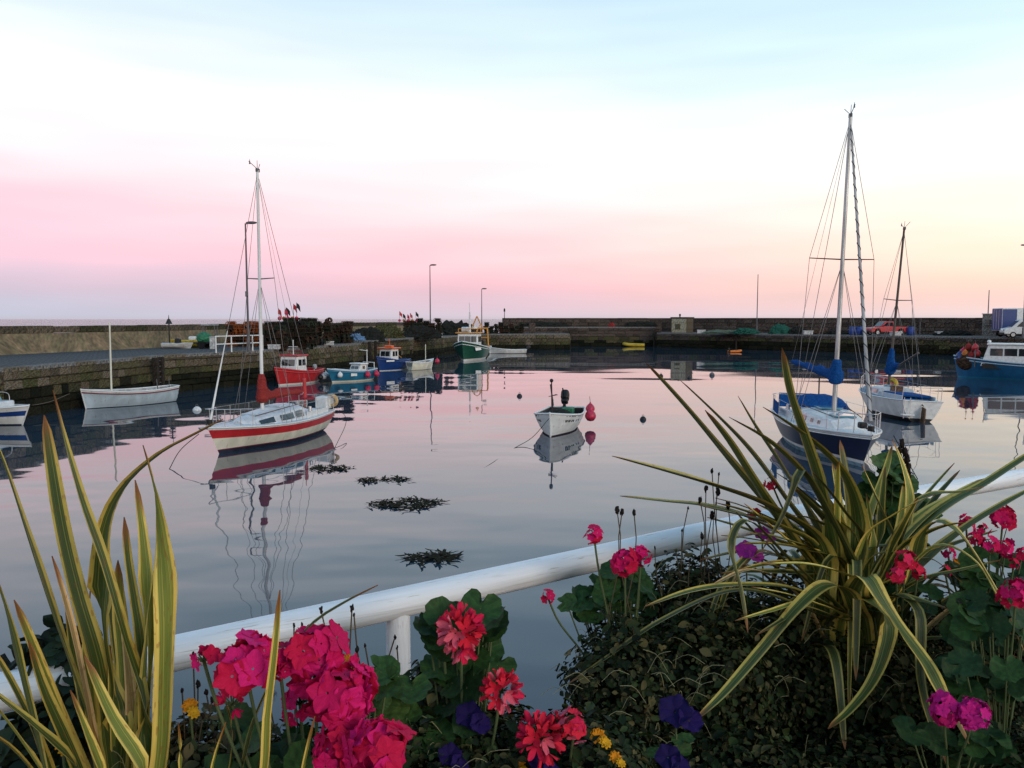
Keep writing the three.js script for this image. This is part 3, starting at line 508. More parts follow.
{ // navy yacht on the right
  const L = 7.1;
  const k = yacht({
    name: 'yacht', label: 'navy blue hulled yacht with a blue sail cover and a tall mast', bow: [9.88, -22.3], stern: [10.25, -28.6], heel: -0.028,
    hull: { L, B: 2.55, sheers: [1.0, 0.86, 0.92], draft: 0.5, rake: 0.85, ws: 0.7, stern: 0.15 }, trim: M.white, deckMat: M.white, rubMat: M.white,
    bands: h => [['antifouling', h.keel.bind(h), ab(0.13), M.deckBlue], ['boot_stripe', ab(0.13), ab(0.22), M.white], ['topside', ab(0.22), fr(h, 0.93), M.navy], ['sheer_strake', fr(h, 0.93), fr(h, 1), M.white]],
    house: [[1.9, 0.4, 0.3, 0.05], [1.65, 0.58, 0.5, 0.26], [0.5, 0.84, 0.74, 0.36], [-0.6, 0.92, 0.8, 0.44], [-0.9, 0.9, 0.8, 0.44]], panes: [[1.15, 1.0, 0.4, 0.7], [0.75, 0.6, 0.4, 0.7], [0.25, -0.25, 0.35, 0.75], [-0.4, -0.7, 0.35, 0.75]], hatches: [[1.2, 0.62, 0.62], [-0.3, 0.7, 0.9]],
    mastX: 0.4, mastStep: 0.44, mastTop: 10.4, mastRake: -0.12, mastR: 0.075, mastMat: M.alu, sprK: 0.52, sprW: 0.98, sprMat: M.darkMast, furl: [0.035, 0.97, 0.055, mat(0.5, 0.5, 0.5, 0.8), mat(0.05, 0.05, 0.06, 0.8)], furlTurns: 24,
    boom: { rise: 0.12, len: 2.9, k: 0.115, bulk: [0.22, 0.15, 0.08], cov: [0.0, 0.98], collar: 0.6, swing: 0.2 }, coverMat: M.blueCloth,
  });
  const y = k.y;
  // spray hood over the companionway, dodger cloths round the cockpit
  const hood = []; { const p = [], ix = [], n = 12, m = 6; for (let j = 0; j <= m; j++) for (let i = 0; i <= n; i++) { const a = Math.PI * i / n, f = j / m; const w = lerp(0.84, 0.9, f), hh = lerp(0.1, 0.46, Math.sin(f * Math.PI / 2)); p.push(-0.45 - f * 0.85, 1.26 + Math.pow(Math.sin(a), 0.6) * hh + 0.012 * Math.sin(i * 3 + j * 2), Math.cos(a) * w); if (i < n && j < m) { const b = j * (n + 1) + i; ix.push(b, b + 1, b + n + 1, b + 1, b + n + 2, b + n + 1); } } const g = new THREE.BufferGeometry(); g.setAttribute('position', new THREE.Float32BufferAttribute(p, 3)); g.setIndex(ix); g.computeVertexNormals(); hood.push(uvm(g)); }
  part('spray_hood', hood, M.blueCloth, y);
  for (const s of [1, -1]) part('dodger_cloth', [0.74, 0.8, 0.86, 0.92].map((t, i, a) => { if (!i) return null; const p = k.st(a[i - 1], s), q = k.st(t, s); const w = p.distanceTo(q); return box(w, 0.4, 0.02).rotateY(Math.atan2(-(p.z - q.z), p.x - q.x)).translate((p.x + q.x) / 2, (p.y + q.y) / 2 + 0.25, (p.z + q.z) / 2 + s * 0.02); }).filter(Boolean), M.blueCloth, y);
  part('stern_cloth', rbox(0.03, 0.5, 1.3, -L / 2 + 0.02, 1.28, 0, 0.01), M.blueCloth, y);
  part('anchor_windlass', [rbox(0.24, 0.18, 0.22, L / 2 - 0.75, 1.2, 0, 0.05), rod([L / 2 - 0.6, 1.16, 0], [L / 2 + 0.1, 1.14, 0], 0.03)], M.black, y);
  part('instrument_pole', [rod([-L / 2 + 0.25, 0.95, -0.7], [-L / 2 + 0.25, 2.5, -0.66], 0.025), rod([-L / 2 + 0.25, 2.4, -0.66], [-L / 2 + 0.25, 2.62, -0.66], 0.05, 0.03)], M.black, y);
  part('winch', [1, -1].map(s => new THREE.CylinderGeometry(0.06, 0.08, 0.16, 12).translate(-1.5, 1.22, s * 0.88)), M.steel, y);
}
{ // white and blue yacht behind it, stern towards us
  const L = 5.8;
  const k = yacht({
    name: 'yacht', label: 'small white yacht with blue decks, its stern turned to the railing', bow: [16.75, -38.0], stern: [16.6, -32.7], heel: 0.055,
    hull: { L, B: 2.25, sheers: [1.0, 0.84, 0.86], draft: 0.42, rake: 0.7, ws: 0.72, stern: 0.1 }, trim: M.white, deckMat: M.deckBlue, houseMat: M.paleBlue, rudderMat: M.wood, wellMat: M.blueCloth, coamMat: M.paleBlue,
    bands: h => [['antifouling', h.keel.bind(h), ab(0.16), M.black], ['topside', ab(0.16), fr(h, 1), M.white]],
    house: [[1.4, 0.45, 0.38, 0.08], [1.1, 0.58, 0.5, 0.24], [0.3, 0.76, 0.68, 0.32], [-0.5, 0.8, 0.72, 0.36]], panes: [[0.9, 0.5, 0.35, 0.75], [0.2, -0.3, 0.35, 0.75]], hatches: [[-0.15, 0.6, 0.6]],
    mastX: 0.35, mastStep: 0.36, mastTop: 8.15, mastRake: -0.1, mastR: 0.06, mastMat: M.darkMast, sprK: 0.55, sprW: 0.62,
    boom: { rise: 0.42, len: 2.2, k: 0.10, bulk: [0.34, 0.2, 0.05], cov: [0.0, 0.35], collar: 1.0, swing: 0.12 }, coverMat: M.blueCloth,
  });
  part('cockpit_cover', rbox(1.7, 0.1, 1.25, -1.45, 1.02, 0, 0.04), M.blueCloth, k.y);
  part('lifebuoy', new THREE.TorusGeometry(0.22, 0.09, 8, 18).rotateY(0.4).translate(1.6, 1.25, 0.72), M.yellow, k.y);
  part('transom_step', rbox(0.2, 0.06, 0.5, -L / 2 - 0.1, 0.3, -0.6, 0.02), M.white, k.y);
  part('stern_ladder', [0, 0.25].flatMap(z => [rod([-L / 2 - 0.08, 0.15, -0.75 + z], [-L / 2 - 0.02, 1.0, -0.75 + z], 0.013)]), M.steel, k.y);
}
// ---- open boats
const font = await new FontLoader().loadAsync('fonts/droid/droid_sans_bold.typeface.json');
function openBoat(c) {
  const h = new Hull({ draft: 0.25, rake: 0.35, ws: 0.7, stern: 0.08, ...c.hull }), b = berth(c.bow, c.stern, c.name || 'rowing_boat', c.label, 'boat', c.heel || 0, c.trim || 0);
  part('bottom', h.skin(h.keel.bind(h), ab(c.boot ?? 0.05), 0), c.bottomMat || M.bootTop, b);
  if (c.planks) { const n = c.planks; for (let i = 0; i < n; i++) part('plank', h.skin(t => lerp(c.boot ?? 0.05, h.sheer(t) * 0.9, i / n) - 0.012, t => lerp(c.boot ?? 0.05, h.sheer(t) * 0.9, (i + 1) / n), 0.004 + (i % 2) * 0.009, 2), c.mat, b); }
  else part('topside', h.skin(ab(c.boot ?? 0.05), fr(h, 0.9), 0, 5), c.mat, b);
  part('sheer_strake', h.skin(fr(h, 0.9), fr(h, 1), 0.006, 2), c.strake || M.white, b);
  if (c.stripe) part('stripe', h.rail(c.stripeAt || 0.84, 0.038, 0, 0.0), c.stripe, b);
  part('gunwale', h.rail(1, c.gun || 0.035, 0.01), c.gunMat || M.white, b);
  part('inner_skin', h.skin(ab(0.10), fr(h, 0.985), -0.045, 4), c.inner || M.deckGrey, b);
  part('bottom_boards', h.floor(0.11, 0.08, 0.98), c.inner2 || M.wood, b);
  for (const t of c.thwarts || [0.38, 0.62, 0.86]) { const yy = h.sheer(t) - 0.18; part('thwart', rbox(0.24, 0.04, h.half(t, yy) * 2 - 0.1, h.x(t, yy), yy, 0, 0.012), c.thwartMat || M.wood, b); }
  if (c.foredeck) part('foredeck', h.deck(0.01, 0.03, 0.01, 0, c.foredeck), c.foredeckMat || M.white, b);
  part('stem_post', rod(V(h.x(0, -0.1), -0.1, 0), V(h.x(0, h.sheer(0)) + 0.015, h.sheer(0) + 0.06, 0), 0.03, 0.03, 6), c.gunMat || M.white, b);
  return { b, h };
}
{
  const { b, h } = openBoat({ label: 'white and pale blue open boat with a bare mast below the quay wall', name: 'sailing_dinghy', bow: [-19.95, -37.3], stern: [-17.3, -41.0], hull: { L: 4.75, B: 1.75, sheers: [0.92, 0.72, 0.80], ws: 0.42, rake: 0.25, stern: 0.12, tm: 0.5 }, mat: M.paleBlue, planks: 6, stripe: M.maroon, stripeAt: 0.86, foredeck: 0.16 });
  part('mast', rod([0.95, 0.15, 0], [0.9, 4.05, 0], 0.05, 0.035, 10), M.cream, b);
  part('engine_box', rbox(0.6, 0.42, 0.5, -0.5, 0.32, 0, 0.04), M.deckGrey, b);
  part('sternpost_fitting', [rod([-2.1, 0.7, 0.1], [-2.1, 1.25, 0.1], 0.02), rod([-1.3, 0.7, -0.2], [-1.25, 1.2, -0.2], 0.025)], M.galv, b);
}
{
  const { b, h } = openBoat({ label: 'small white boat with a dark blue stripe cut off by the picture edge', name: 'motor_boat', bow: [-19.05, -31.6], stern: [-23.6, -32.9], hull: { L: 4.7, B: 1.8, sheers: [0.78, 0.64, 0.62], ws: 0.85, rake: 0.5, pb: 2.8 }, mat: M.white, strake: M.white, foredeck: 0.4 });
  part('blue_band', h.skin(fr(h, 0.5), fr(h, 0.76), 0.007, 3), M.darkBlue, b);
  part('windscreen', [trunk([[0.62, 0.5, 0.46, 0.7, 0.74], [0.35, 0.62, 0.5, 0.68, 1.1], [0.3, 0.62, 0.5, 0.68, 1.1]], 0.03)], M.paleGlass, b);
  part('cuddy', rbox(0.7, 0.3, 1.1, 0.72, 0.78, 0, 0.08), M.grp, b);
  part('handrail', tube([[0.9, 0.8, 0.45], [0.85, 1.2, 0.42], [0.85, 1.2, -0.42], [0.9, 0.8, -0.45]], 0.015), M.steel, b);
  outboard(b, -2.35, 0.62, 0, 1, 0.1);
}
{
  const { b, h } = openBoat({ label: 'white clinker boat with black outboard motor and pink buoys moored mid harbour', name: 'motor_boat', bow: [1.35, -28.3], stern: [2.2, -32.2], hull: { L: 4.15, B: 1.75, sheers: [0.86, 0.64, 0.66], ws: 0.8, rake: 0.22, pb: 2.6, eb: 0.6 }, mat: M.white, bottomMat: M.antifoul, planks: 6, foredeck: 0.2, inner: M.black, inner2: M.oldWood, boot: 0.07, gunMat: M.white });
  for (const s of [1, -1]) part('registration_letters', h.letters(font, 'WK 74', 0.85, 0.42, 0.29, s), M.black, b);
  part('mast_pole', [rod([1.25, 0.6, 0.05], [1.25, 1.95, 0.08], 0.03, 0.022, 8), ball(0.07, 1.25, 1.98, 0.08, 10)], M.black, b);
  part('flag_staff', [rod([1.75, 0.8, -0.05], [1.75, 1.35, -0.06], 0.018), rod([1.6, 1.5, -0.2], [1.85, 1.46, 0.08], 0.012), rod([1.6, 1.44, 0.08], [1.85, 1.54, -0.2], 0.012)], M.black, b);
  part('net_pile', new THREE.IcosahedronGeometry(1, 3).scale(0.6, 0.26, 0.5).translate(-0.6, 0.5, 0.1), M.darkNet, b);
  part('fish_bin', rbox(0.6, 0.36, 0.45, -1.3, 0.55, -0.15, 0.03), M.greenTarp, b);
  part('oar', [rod([-1.7, 0.75, 0.5], [-1.75, 1.6, 0.62], 0.03, 0.03, 6)], M.black, b);
  outboard(b, -1.95, 0.78, 0.1, 1.25, 0.55);
  cleatBuoy(b, -1.5, 0.4, -1.02, 0.22); cleatBuoy(b, -1.75, 0.66, -0.98, 0.18);
}
{
  const { b } = openBoat({ label: 'small cream rowing boat with a short mast moored beside the orange roofed boat', name: 'rowing_boat', bow: [-6.75, -67.6], stern: [-8.25, -65.6], hull: { L: 2.9, B: 1.35, sheers: [0.85, 0.64, 0.7], ws: 0.6 }, mat: M.cream, foredeck: 0.2 });
  part('mast', rod([0.5, 0.15, 0], [0.5, 2.1, 0], 0.035), M.cream, b); cleatBuoy(b, 1.5, 0.66, 0.4, 0.2);
}
{
  const { b } = openBoat({ label: 'low white skiff with an outboard motor under the end of the inner quay', name: 'skiff', bow: [-3.1, -97.6], stern: [1.7, -98.6], hull: { L: 4.9, B: 1.6, sheers: [0.85, 0.5, 0.5], ws: 0.8, rake: 0.6 }, mat: M.white, foredeck: 0.35 });
  outboard(b, -2.5, 0.55, 0, 1.15, 0.8);
}
// ---- decked work boats
function workBoat(c) {
  const h = new Hull({ draft: 0.5, rake: 0.6, ws: 0.78, stern: 0.1, pb: 2.5, ...c.hull }), b = berth(c.bow, c.stern, c.name || 'fishing_boat', c.label, 'boat', c.heel || 0), L = h.L;
  part('antifouling', h.skin(h.keel.bind(h), ab(c.boot || 0.08), 0), c.bottomMat || M.white, b);
  part('topside', h.skin(ab(c.boot || 0.08), fr(h, 0.86), 0, 6), c.mat, b);
  part('bulwark_band', h.skin(fr(h, 0.86), fr(h, 1), 0.012, 2), c.band || c.mat, b);
  part('rubbing_strake', h.rail(0.86, 0.04, 0, 0.02), c.strake || M.white, b);
  part('gunwale', h.rail(1, 0.05, 0.01), c.gun || M.white, b);
  part('inner_bulwark', h.skin(t => h.sheer(t) - 0.5, fr(h, 0.985), -0.06, 3), c.inner || M.grp, b);
  part('deck', h.deck(0.42, 0.03, 0.04), M.deckGrey, b);
  if (c.house) {
    const { x, len, w, ht, base, lean = 0.18, m = M.white, roof, roofOver = 0.1, win = 3 } = c.house, f = x + len / 2, a = x - len / 2;
    const wh = part('wheelhouse', profile([[f, base], [f - lean, base + ht], [a, base + ht], [a, base]], w, 0.04), m, b);
    part('roof', rbox(len + roofOver * 2 - lean, 0.1, w + roofOver * 2, x - lean / 2, base + ht + 0.04, 0, 0.04), roof, wh);
    const wy = base + ht * 0.66, wh2 = ht * 0.34;
    for (const s of [1, -1]) for (let i = 0; i < win; i++) { const ww = (len - lean - 0.2) / win - 0.09; part('side_window', rbox(ww, wh2, 0.03, a + 0.12 + (i + 0.5) * (ww + 0.09), wy, s * (w / 2 + 0.004), 0.012), M.glass, wh); }
    const nf = w > 1.6 ? 3 : 2; for (let i = 0; i < nf; i++) { const ww = (w - 0.2) / nf - 0.06; part('front_window', rbox(0.03, wh2, ww, 0, 0, 0, 0.012).rotateZ(Math.atan2(lean, ht)).translate(f - lean * 0.66 + 0.006, wy, -w / 2 + 0.13 + (i + 0.5) * (ww + 0.04)), M.glass, wh); }
    part('door', rbox(0.03, ht * 0.8, 0.55, a - 0.008, base + ht * 0.42, -w * 0.18, 0.01), M.glass, wh);
  }
  return { b, h };
}
{
  const { b, h } = workBoat({ label: 'red fishing boat with a white wheelhouse beside the quay wall', bow: [-14.8, -50.8], stern: [-13.55, -54.4], hull: { L: 4.6, B: 1.85, sheers: [1.15, 0.8, 0.84], draft: 0.4 }, mat: M.red, strake: M.red, gun: M.red, bottomMat: M.white, inner: M.red, house: { x: 0.25, len: 1.25, w: 1.25, ht: 1.2, base: 0.6, roof: M.red, win: 2 } });
  part('mast', [rod([0.2, 1.8, 0], [0.2, 2.85, 0], 0.04, 0.03), rod([0.2, 2.4, -0.35], [0.2, 2.4, 0.35], 0.02)], M.white, b);
  part('radar_arch', [rod([0.0, 1.8, -0.45], [0.0, 2.12, -0.45], 0.03), rod([0.0, 1.8, 0.45], [0.0, 2.12, 0.45], 0.03), rod([0.0, 2.12, -0.5], [0.0, 2.12, 0.5], 0.035)], M.maroon, b);
  part('hauler', [new THREE.CylinderGeometry(0.16, 0.16, 0.12, 14).rotateX(Math.PI / 2).translate(-1.2, 1.05, -0.7), rod([-1.2, 0.5, -0.65], [-1.2, 1.05, -0.65], 0.04)], M.steel, b);
  cleatBuoy(b, -1.75, 0.36, -1.02, 0.2, M.white); cleatBuoy(b, -1.25, 0.34, -1.08, 0.18, M.black); cleatBuoy(b, -2.25, 0.42, -0.86, 0.2, M.white);
}
{
  const { b, h } = workBoat({ label: 'teal blue fishing boat with two pink buoys on its side', bow: [-12.0, -53.4], stern: [-10.1, -55.9], hull: { L: 3.9, B: 1.65, sheers: [0.9, 0.68, 0.76], draft: 0.35 }, mat: M.teal, strake: M.teal, gun: M.paleBlue, inner: M.teal, bottomMat: M.cream, house: { x: -0.7, len: 0.8, w: 1.0, ht: 0.6, base: 0.5, roof: M.white, win: 1, lean: 0.3 } });
  part('mast', [rod([-1.6, 0.5, 0], [-1.6, 2.1, 0], 0.035, 0.03), rod([-1.6, 2.0, -0.1], [-1.2, 2.08, 0.3], 0.025)], M.white, b);
  part('gantry', [rod([-1.75, 0.6, -0.55], [-1.75, 1.2, -0.55], 0.03), rod([-1.75, 0.6, 0.55], [-1.75, 1.2, 0.55], 0.03), rod([-1.75, 1.2, -0.57], [-1.75, 1.2, 0.57], 0.03)], M.white, b);
  part('number_plate', box(0.5, 0.2, 0.02).rotateY(-0.06).translate(0.3, 0.48, -h.half(0.43, 0.48) - 0.03), M.white, b);
  part('foredeck_cover', h.deck(-0.02, 0.1, 0.02, 0.02, 0.36), M.grp, b);
  cleatBuoy(b, -0.75, 0.42, -0.98, 0.2); cleatBuoy(b, -1.6, 0.44, -0.92, 0.2); cleatBuoy(b, 1.4, 0.5, -0.66, 0.18, M.white);
}
{
  const { b } = workBoat({ label: 'dark blue fishing boat with an orange wheelhouse roof by the timber fenders', bow: [-10.7, -64.3], stern: [-9.2, -67.4], hull: { L: 3.95, B: 1.7, sheers: [1.2, 0.85, 0.85], draft: 0.4 }, mat: M.darkBlue, strake: M.darkBlue, gun: M.darkBlue, inner: M.darkBlue, house: { x: 0.25, len: 1.15, w: 1.15, ht: 1.2, base: 0.6, roof: M.orange, win: 2, roofOver: 0.18 } });
  part('name_band', box(0.8, 0.12, 0.02).rotateY(-0.3).translate(1.0, 0.84, -0.68), M.white, b);
  part('roof_gear', [rbox(0.4, 0.18, 0.7, 0.15, 1.97, 0, 0.05), rod([0.1, 1.9, 0], [0.1, 2.6, 0], 0.03)], M.orange, b);
  part('derrick', rod([-0.3, 1.7, 0], [-1.9, 0.95, 0.2], 0.03), M.gold, b); cleatBuoy(b, -1.7, 0.38, -0.95, 0.2);
}
{
  const { b, h } = workBoat({ name: 'trawler', label: 'dark green trawler with a white wheelhouse and orange gantry at the quay corner', bow: [-4.9, -79.6], stern: [-3.55, -87.8], hull: { L: 8.7, B: 3.3, sheers: [2.0, 1.3, 1.25], rake: 0.9, pb: 3 }, mat: M.green, band: M.green, strake: M.white, gun: M.white, bottomMat: M.white, boot: 0.2, house: { x: 0.9, len: 1.9, w: 2.1, ht: 1.75, base: 1.0, roof: M.gold, win: 2, roofOver: 0.22 } });
  part('whaleback', h.deck(0.0, 0.08, 0.02, 0.0, 0.2), M.white, b);
  part('mast', [rod([0.7, 2.7, 0], [0.7, 4.9, 0], 0.12, 0.08), rod([0.7, 4.9, 0], [0.7, 5.9, 0.05], 0.03)], M.white, b);
  part('roof_rails', [[1.6, -1], [1.6, 1], [0, -1], [0, 1]].map(([x, z]) => rod([x, 2.8, z], [x, 3.2, z], 0.04)).concat([rod([1.6, 3.2, -1], [1.6, 3.2, 1], 0.04), rod([0, 3.2, -1], [0, 3.2, 1], 0.04)]), M.gold, b);
  part('radome', new THREE.CylinderGeometry(0.3, 0.3, 0.25, 16).translate(0.2, 3.3, -0.4), M.white, b);
  part('life_raft', rod([-0.1, 3.1, 0.3], [-0.1, 3.1, 1.0], 0.28, 0.28, 12), M.white, b);
  part('gantry', [[-2.9, -1.25], [-2.9, 1.25]].flatMap(([x, z]) => [rod([x, 1, z], [x, 3.2, z * 0.9], 0.09)]).concat([rod([-2.9, 3.2, -1.2], [-2.9, 3.2, 1.2], 0.1), rod([-2.9, 3.2, -0.6], [-2.9, 4.5, 0], 0.07), rod([-2.9, 3.2, 0.6], [-2.9, 4.5, 0], 0.07), rod([-2.9, 3.7, -0.4], [-0.2, 2.9, -0.5], 0.05), rod([-2.9, 2.2, -1.2], [-2.9, 2.2, 1.2], 0.06)]), M.gold, b);
  part('net_drum', new THREE.CylinderGeometry(0.5, 0.5, 1.6, 16).rotateX(Math.PI / 2).translate(-2.2, 1.5, 0), M.darkNet, b);
  part('number_plate', box(0.95, 0.4, 0.02).rotateY(-0.42).rotateX(0.2).translate(2.3, 1.25, -h.half(0.2, 1.25) - 0.1), M.white, b);
}
{
  const { b, h } = workBoat({ name: 'trawler', label: 'blue fishing boat with a white cabin moored at the right edge', bow: [32.2, -58.6], stern: [40.2, -53.4], hull: { L: 9.6, B: 3.2, sheers: [1.55, 1.12, 1.15], rake: 0.4, pb: 2.8 }, mat: M.blue, band: M.blue, strake: M.paleBlue, gun: M.paleBlue, bottomMat: M.teal, inner: M.blue, house: { x: 1.45, len: 3.2, w: 2.2, ht: 1.5, base: 0.9, roof: M.white, win: 3, lean: 0.45 } });
  part('number_plate', box(1.3, 0.34, 0.02).translate(2.3, 0.9, -h.half(0.25, 0.9) - 0.06), M.black, b);
  part('mast', [rod([0.2, 2.4, 0], [0.2, 4.6, 0], 0.07, 0.04), rod([0.2, 3.7, -0.6], [0.2, 3.7, 0.6], 0.03)], M.white, b);
  part('deck_floodlight', ball(0.13, 2.6, 2.6, -0.3, 12), M.white, b);
  part('gear_frame', [rod([3.4, 0.8, -0.9], [3.4, 2.0, -0.9], 0.05), rod([3.4, 0.8, 0.9], [3.4, 2.0, 0.9], 0.05), rod([3.4, 2.0, -0.95], [3.4, 2.0, 0.95], 0.05)], M.galv, b);
  // gear heaped on the foredeck
  const gear = [[4.2, 2.0, 0.1, 0.27, M.pinkBuoy], [3.9, 2.35, 0.1, 0.25, M.redCloth], [4.05, 1.9, -0.35, 0.24, M.orangeBuoy], [3.6, 2.1, 0.3, 0.26, M.pinkBuoy], [3.45, 2.35, -0.2, 0.24, M.red], [3.65, 1.8, -0.5, 0.24, M.redCloth], [3.3, 1.95, -0.55, 0.24, M.red], [4.4, 1.75, -0.15, 0.26, M.darkBlue], [4.3, 1.6, -0.3, 0.24, M.darkBlue], [3.9, 1.95, 0.4, 0.2, M.white]];
  gear.forEach(([x, y, z, r, m]) => cleatBuoy(b, x, y - 0.2, z, r, m));
  part('heaped_net', new THREE.IcosahedronGeometry(1, 3).scale(0.8, 0.75, 0.75).translate(3.85, 1.2, 0.0), M.brownNet, b);
}
{ // inflatables
  function inflatable(label, p, turn, m, s) {
    const b = thing('inflatable_dinghy', label, 'dinghy', p, turn); b.scale.setScalar(s);
    part('tube', tube([[-1.5, 0.25, 0.62], [-0.4, 0.25, 0.66], [0.7, 0.28, 0.6], [1.35, 0.4, 0.25], [1.45, 0.42, 0], [1.35, 0.4, -0.25], [0.7, 0.28, -0.6], [-0.4, 0.25, -0.66], [-1.5, 0.25, -0.62]], 0.24, 40, 10), m, b);
    part('floor', box(2.5, 0.05, 1.0, -0.1, 0.14, 0), M.deckGrey, b); part('transom', rbox(0.06, 0.5, 1.0, -1.2, 0.3, 0, 0.02), M.oldWood, b); part('thwart', rbox(0.24, 0.06, 1.2, -0.2, 0.42, 0, 0.02), m, b);
    outboard(b, -1.3, 0.5, 0, 1.1, 0.35);
    return b;
  }
  inflatable('small yellow inflatable dinghy with an outboard in the harbour entrance', [18.6, 0, -122.8], Math.PI - 0.15, M.yellow, 1.05);
  inflatable('tiny orange inflatable dinghy beneath the outer pier wall', [28.1, 0, -101.5], 0.2, M.orangeBuoy, 0.55);
}

// ------------------------------------------------------------------ on the quays
const onQuay = (px, d, y = QH + 0.005) => { const p = at(px, 400, d); return V(p.x, y, -d); };
// lamp posts
function lampPost(px, d, ht, label, arm = 0.55, turn = 0, lantern = true) {
  const t = thing('street_lamp', label, 'lamp post', onQuay(px, d), turn, 'lamp posts on the quays');
  part('base', rod([0, 0, 0], [0, 1.1, 0], 0.11, 0.1, 10), M.galv, t);
  part('column', rod([0, 1.1, 0], [0, ht, 0], 0.07, 0.045, 10), M.galv, t);
  if (lantern) { part('bracket', rod([0, ht - 0.05, 0], [arm, ht + 0.06, 0], 0.03), M.galv, t); part('lantern', new THREE.SphereGeometry(1, 12, 8).scale(0.36, 0.09, 0.15).translate(arm * 0.75, ht + 0.04, 0), M.galv, t); }
  return t;
}
{
  const l = lampPost(250, 50.5, 7.95, 'dark lamp post rising behind the red banded yacht', 0.5);
  part('junction_box', rbox(0.16, 0.34, 0.14, 0, 3.6, 0.09, 0.02), M.galv, l);
  lampPost(431, 88, 7.85, 'tall dark lamp post left of the green trawler', 0.5);
  lampPost(482, 115, 6.3, 'lamp post near the corner of the inner quay right of the trawler', 0.5, 0);
  lampPost(755, 112, 8.2, 'slim bare lamp column standing among the green nets on the outer pier', 0, 0, false);
  lampPost(1019.5, 86, 9.8, 'tallest lamp post beside the white van at the right edge', 0.5, Math.PI);
  lampPost(984, 97, 5.5, 'short thin pole standing beside the grey kiosk', 0, 0, false);
}
// harbour light standing on the end of the parapet, beacon post on the sea wall
{
  const b = thing('navigation_light', 'small dark navigation light on the left end of the far parapet', 'beacon', at(504.5, 400, 127.6).setY(4.36));
  part('post', rod([0, 0, 0], [0, 1.0, 0], 0.06, 0.05), M.galv, b); part('lantern', [rod([0, 1.0, 0], [0, 1.35, 0], 0.14, 0.14, 10), rod([0, 1.35, 0], [0, 1.55, 0], 0.16, 0.02, 10)], M.black, b);
  const s = thing('navigation_light', 'dark lantern topped post on the end of the brown sea wall', 'beacon', at(171.5, 400, 57).setY(2.9));
  part('post', rod([0, -0.75, 0], [0, 1.15, 0], 0.05, 0.045), M.black, s); part('lantern', [rod([0, 0.95, 0], [0, 1.3, 0], 0.24, 0.09, 10), rod([0, 1.3, 0], [0, 1.6, 0], 0.04, 0.01, 8)], M.black, s);
  const c = thing('navigation_light', 'dark figure sized post at the pier edge right of the red pickup', 'beacon', onQuay(917, 101));
  part('post', rod([0, 0, 0], [0, 1.7, 0], 0.07, 0.06), M.galv, c); part('lantern', rod([0, 1.7, 0], [0, 2.2, 0], 0.16, 0.12, 10), M.black, c);
}
// lobster creels: a wooden base, hoops and a skin of netting
const creelGeo = (() => {
  const gs = [], L = 0.68, R = 0.24;
  for (const x of [-L / 2, 0, L / 2]) gs.push(new THREE.TorusGeometry(R, 0.016, 5, 10, Math.PI).rotateY(Math.PI / 2).translate(x, 0.05, 0));
  for (const z of [-R, -R / 3, R / 3, R]) gs.push(box(L + 0.06, 0.035, 0.045, 0, 0.02, z));
  for (const a of [0.25, 0.5, 0.75]) gs.push(rod([-L / 2, 0.05 + R * Math.sin(a * Math.PI), R * Math.cos(a * Math.PI)], [L / 2, 0.05 + R * Math.sin(a * Math.PI), R * Math.cos(a * Math.PI)], 0.012, 0.012, 4));
  for (let i = 0; i < 6; i++) for (const d of [1, -1]) { const pts = []; for (let k = 0; k <= 5; k++) { const a = k / 5 * Math.PI; pts.push([-L / 2 + ((i + d * k * 0.6) / 6 * L % L + L) % L, 0.05 + R * Math.sin(a), R * Math.cos(a)]); } for (let k = 0; k < 5; k++) if (Math.abs(pts[k][0] - pts[k + 1][0]) < L / 3) gs.push(rod(pts[k], pts[k + 1], 0.013, 0.013, 3)); }
  gs.push(uvm(new THREE.CylinderGeometry(R * 0.78, R * 0.78, L * 0.86, 8, 1, false, 0, Math.PI).rotateZ(Math.PI / 2).rotateX(-Math.PI / 2).translate(0, 0.05, 0)));
  return join(gs);
})();
function stack(label, group, px0, px1, d0, d1, rows, high, m) {
  // creels piled by hand in uneven tiers; each one is a thing
  for (let r = 0; r < rows; r++) {
    const d = lerp(d0, d1, rows > 1 ? r / (rows - 1) : 0), a = onQuay(px0, d), b = onQuay(px1, d), n = Math.max(1, Math.round((b.x - a.x) / 0.68));
    for (let i = 0; i < n; i++) {
      const top = high - Math.floor(rnd() * 2.4);
      for (let k = 0; k < top; k++) {
        const o = single('lobster_creel', creelGeo, pick(m), label, 'creel', group);
        o.position.set(a.x + (i + 0.5) * (b.x - a.x) / n + rr(-0.1, 0.1), QH + 0.01 + k * 0.262, a.z + rr(-0.14, 0.14)); o.rotation.set(rr(-0.07, 0.07), (rnd() < 0.3 ? 1.57 : 0) + rr(-0.35, 0.35), rr(-0.08, 0.08));
      }
    }
  }
}
const DK = [M.darkNet, M.brownNet, mat(0.06, 0.05, 0.035, 0.95, stoneGrain, 3), mat(0.05, 0.065, 0.045, 0.95, stoneGrain, 3)];
stack('rusty orange lobster creel in the long stack behind the white handrail', 'orange creels behind the handrail', 230, 263, 60, 62, 2, 7, [M.orangeNet, M.orangeNet, M.brownNet]);
stack('dark lobster creel in the stacks just right of the yacht mast', 'dark creels by the yacht mast', 264, 288, 54.8, 57, 2, 7, DK);
stack('dark lobster creel in the tallest stacks behind the red fishing boat', 'dark creels behind the red boat', 286, 318, 58, 60.5, 2, 8, DK);
stack('brown lobster creel in the stacks above the teal boat', 'brown creels above the teal boat', 313, 334, 62.6, 64, 2, 8, [M.brownNet, ...DK]);
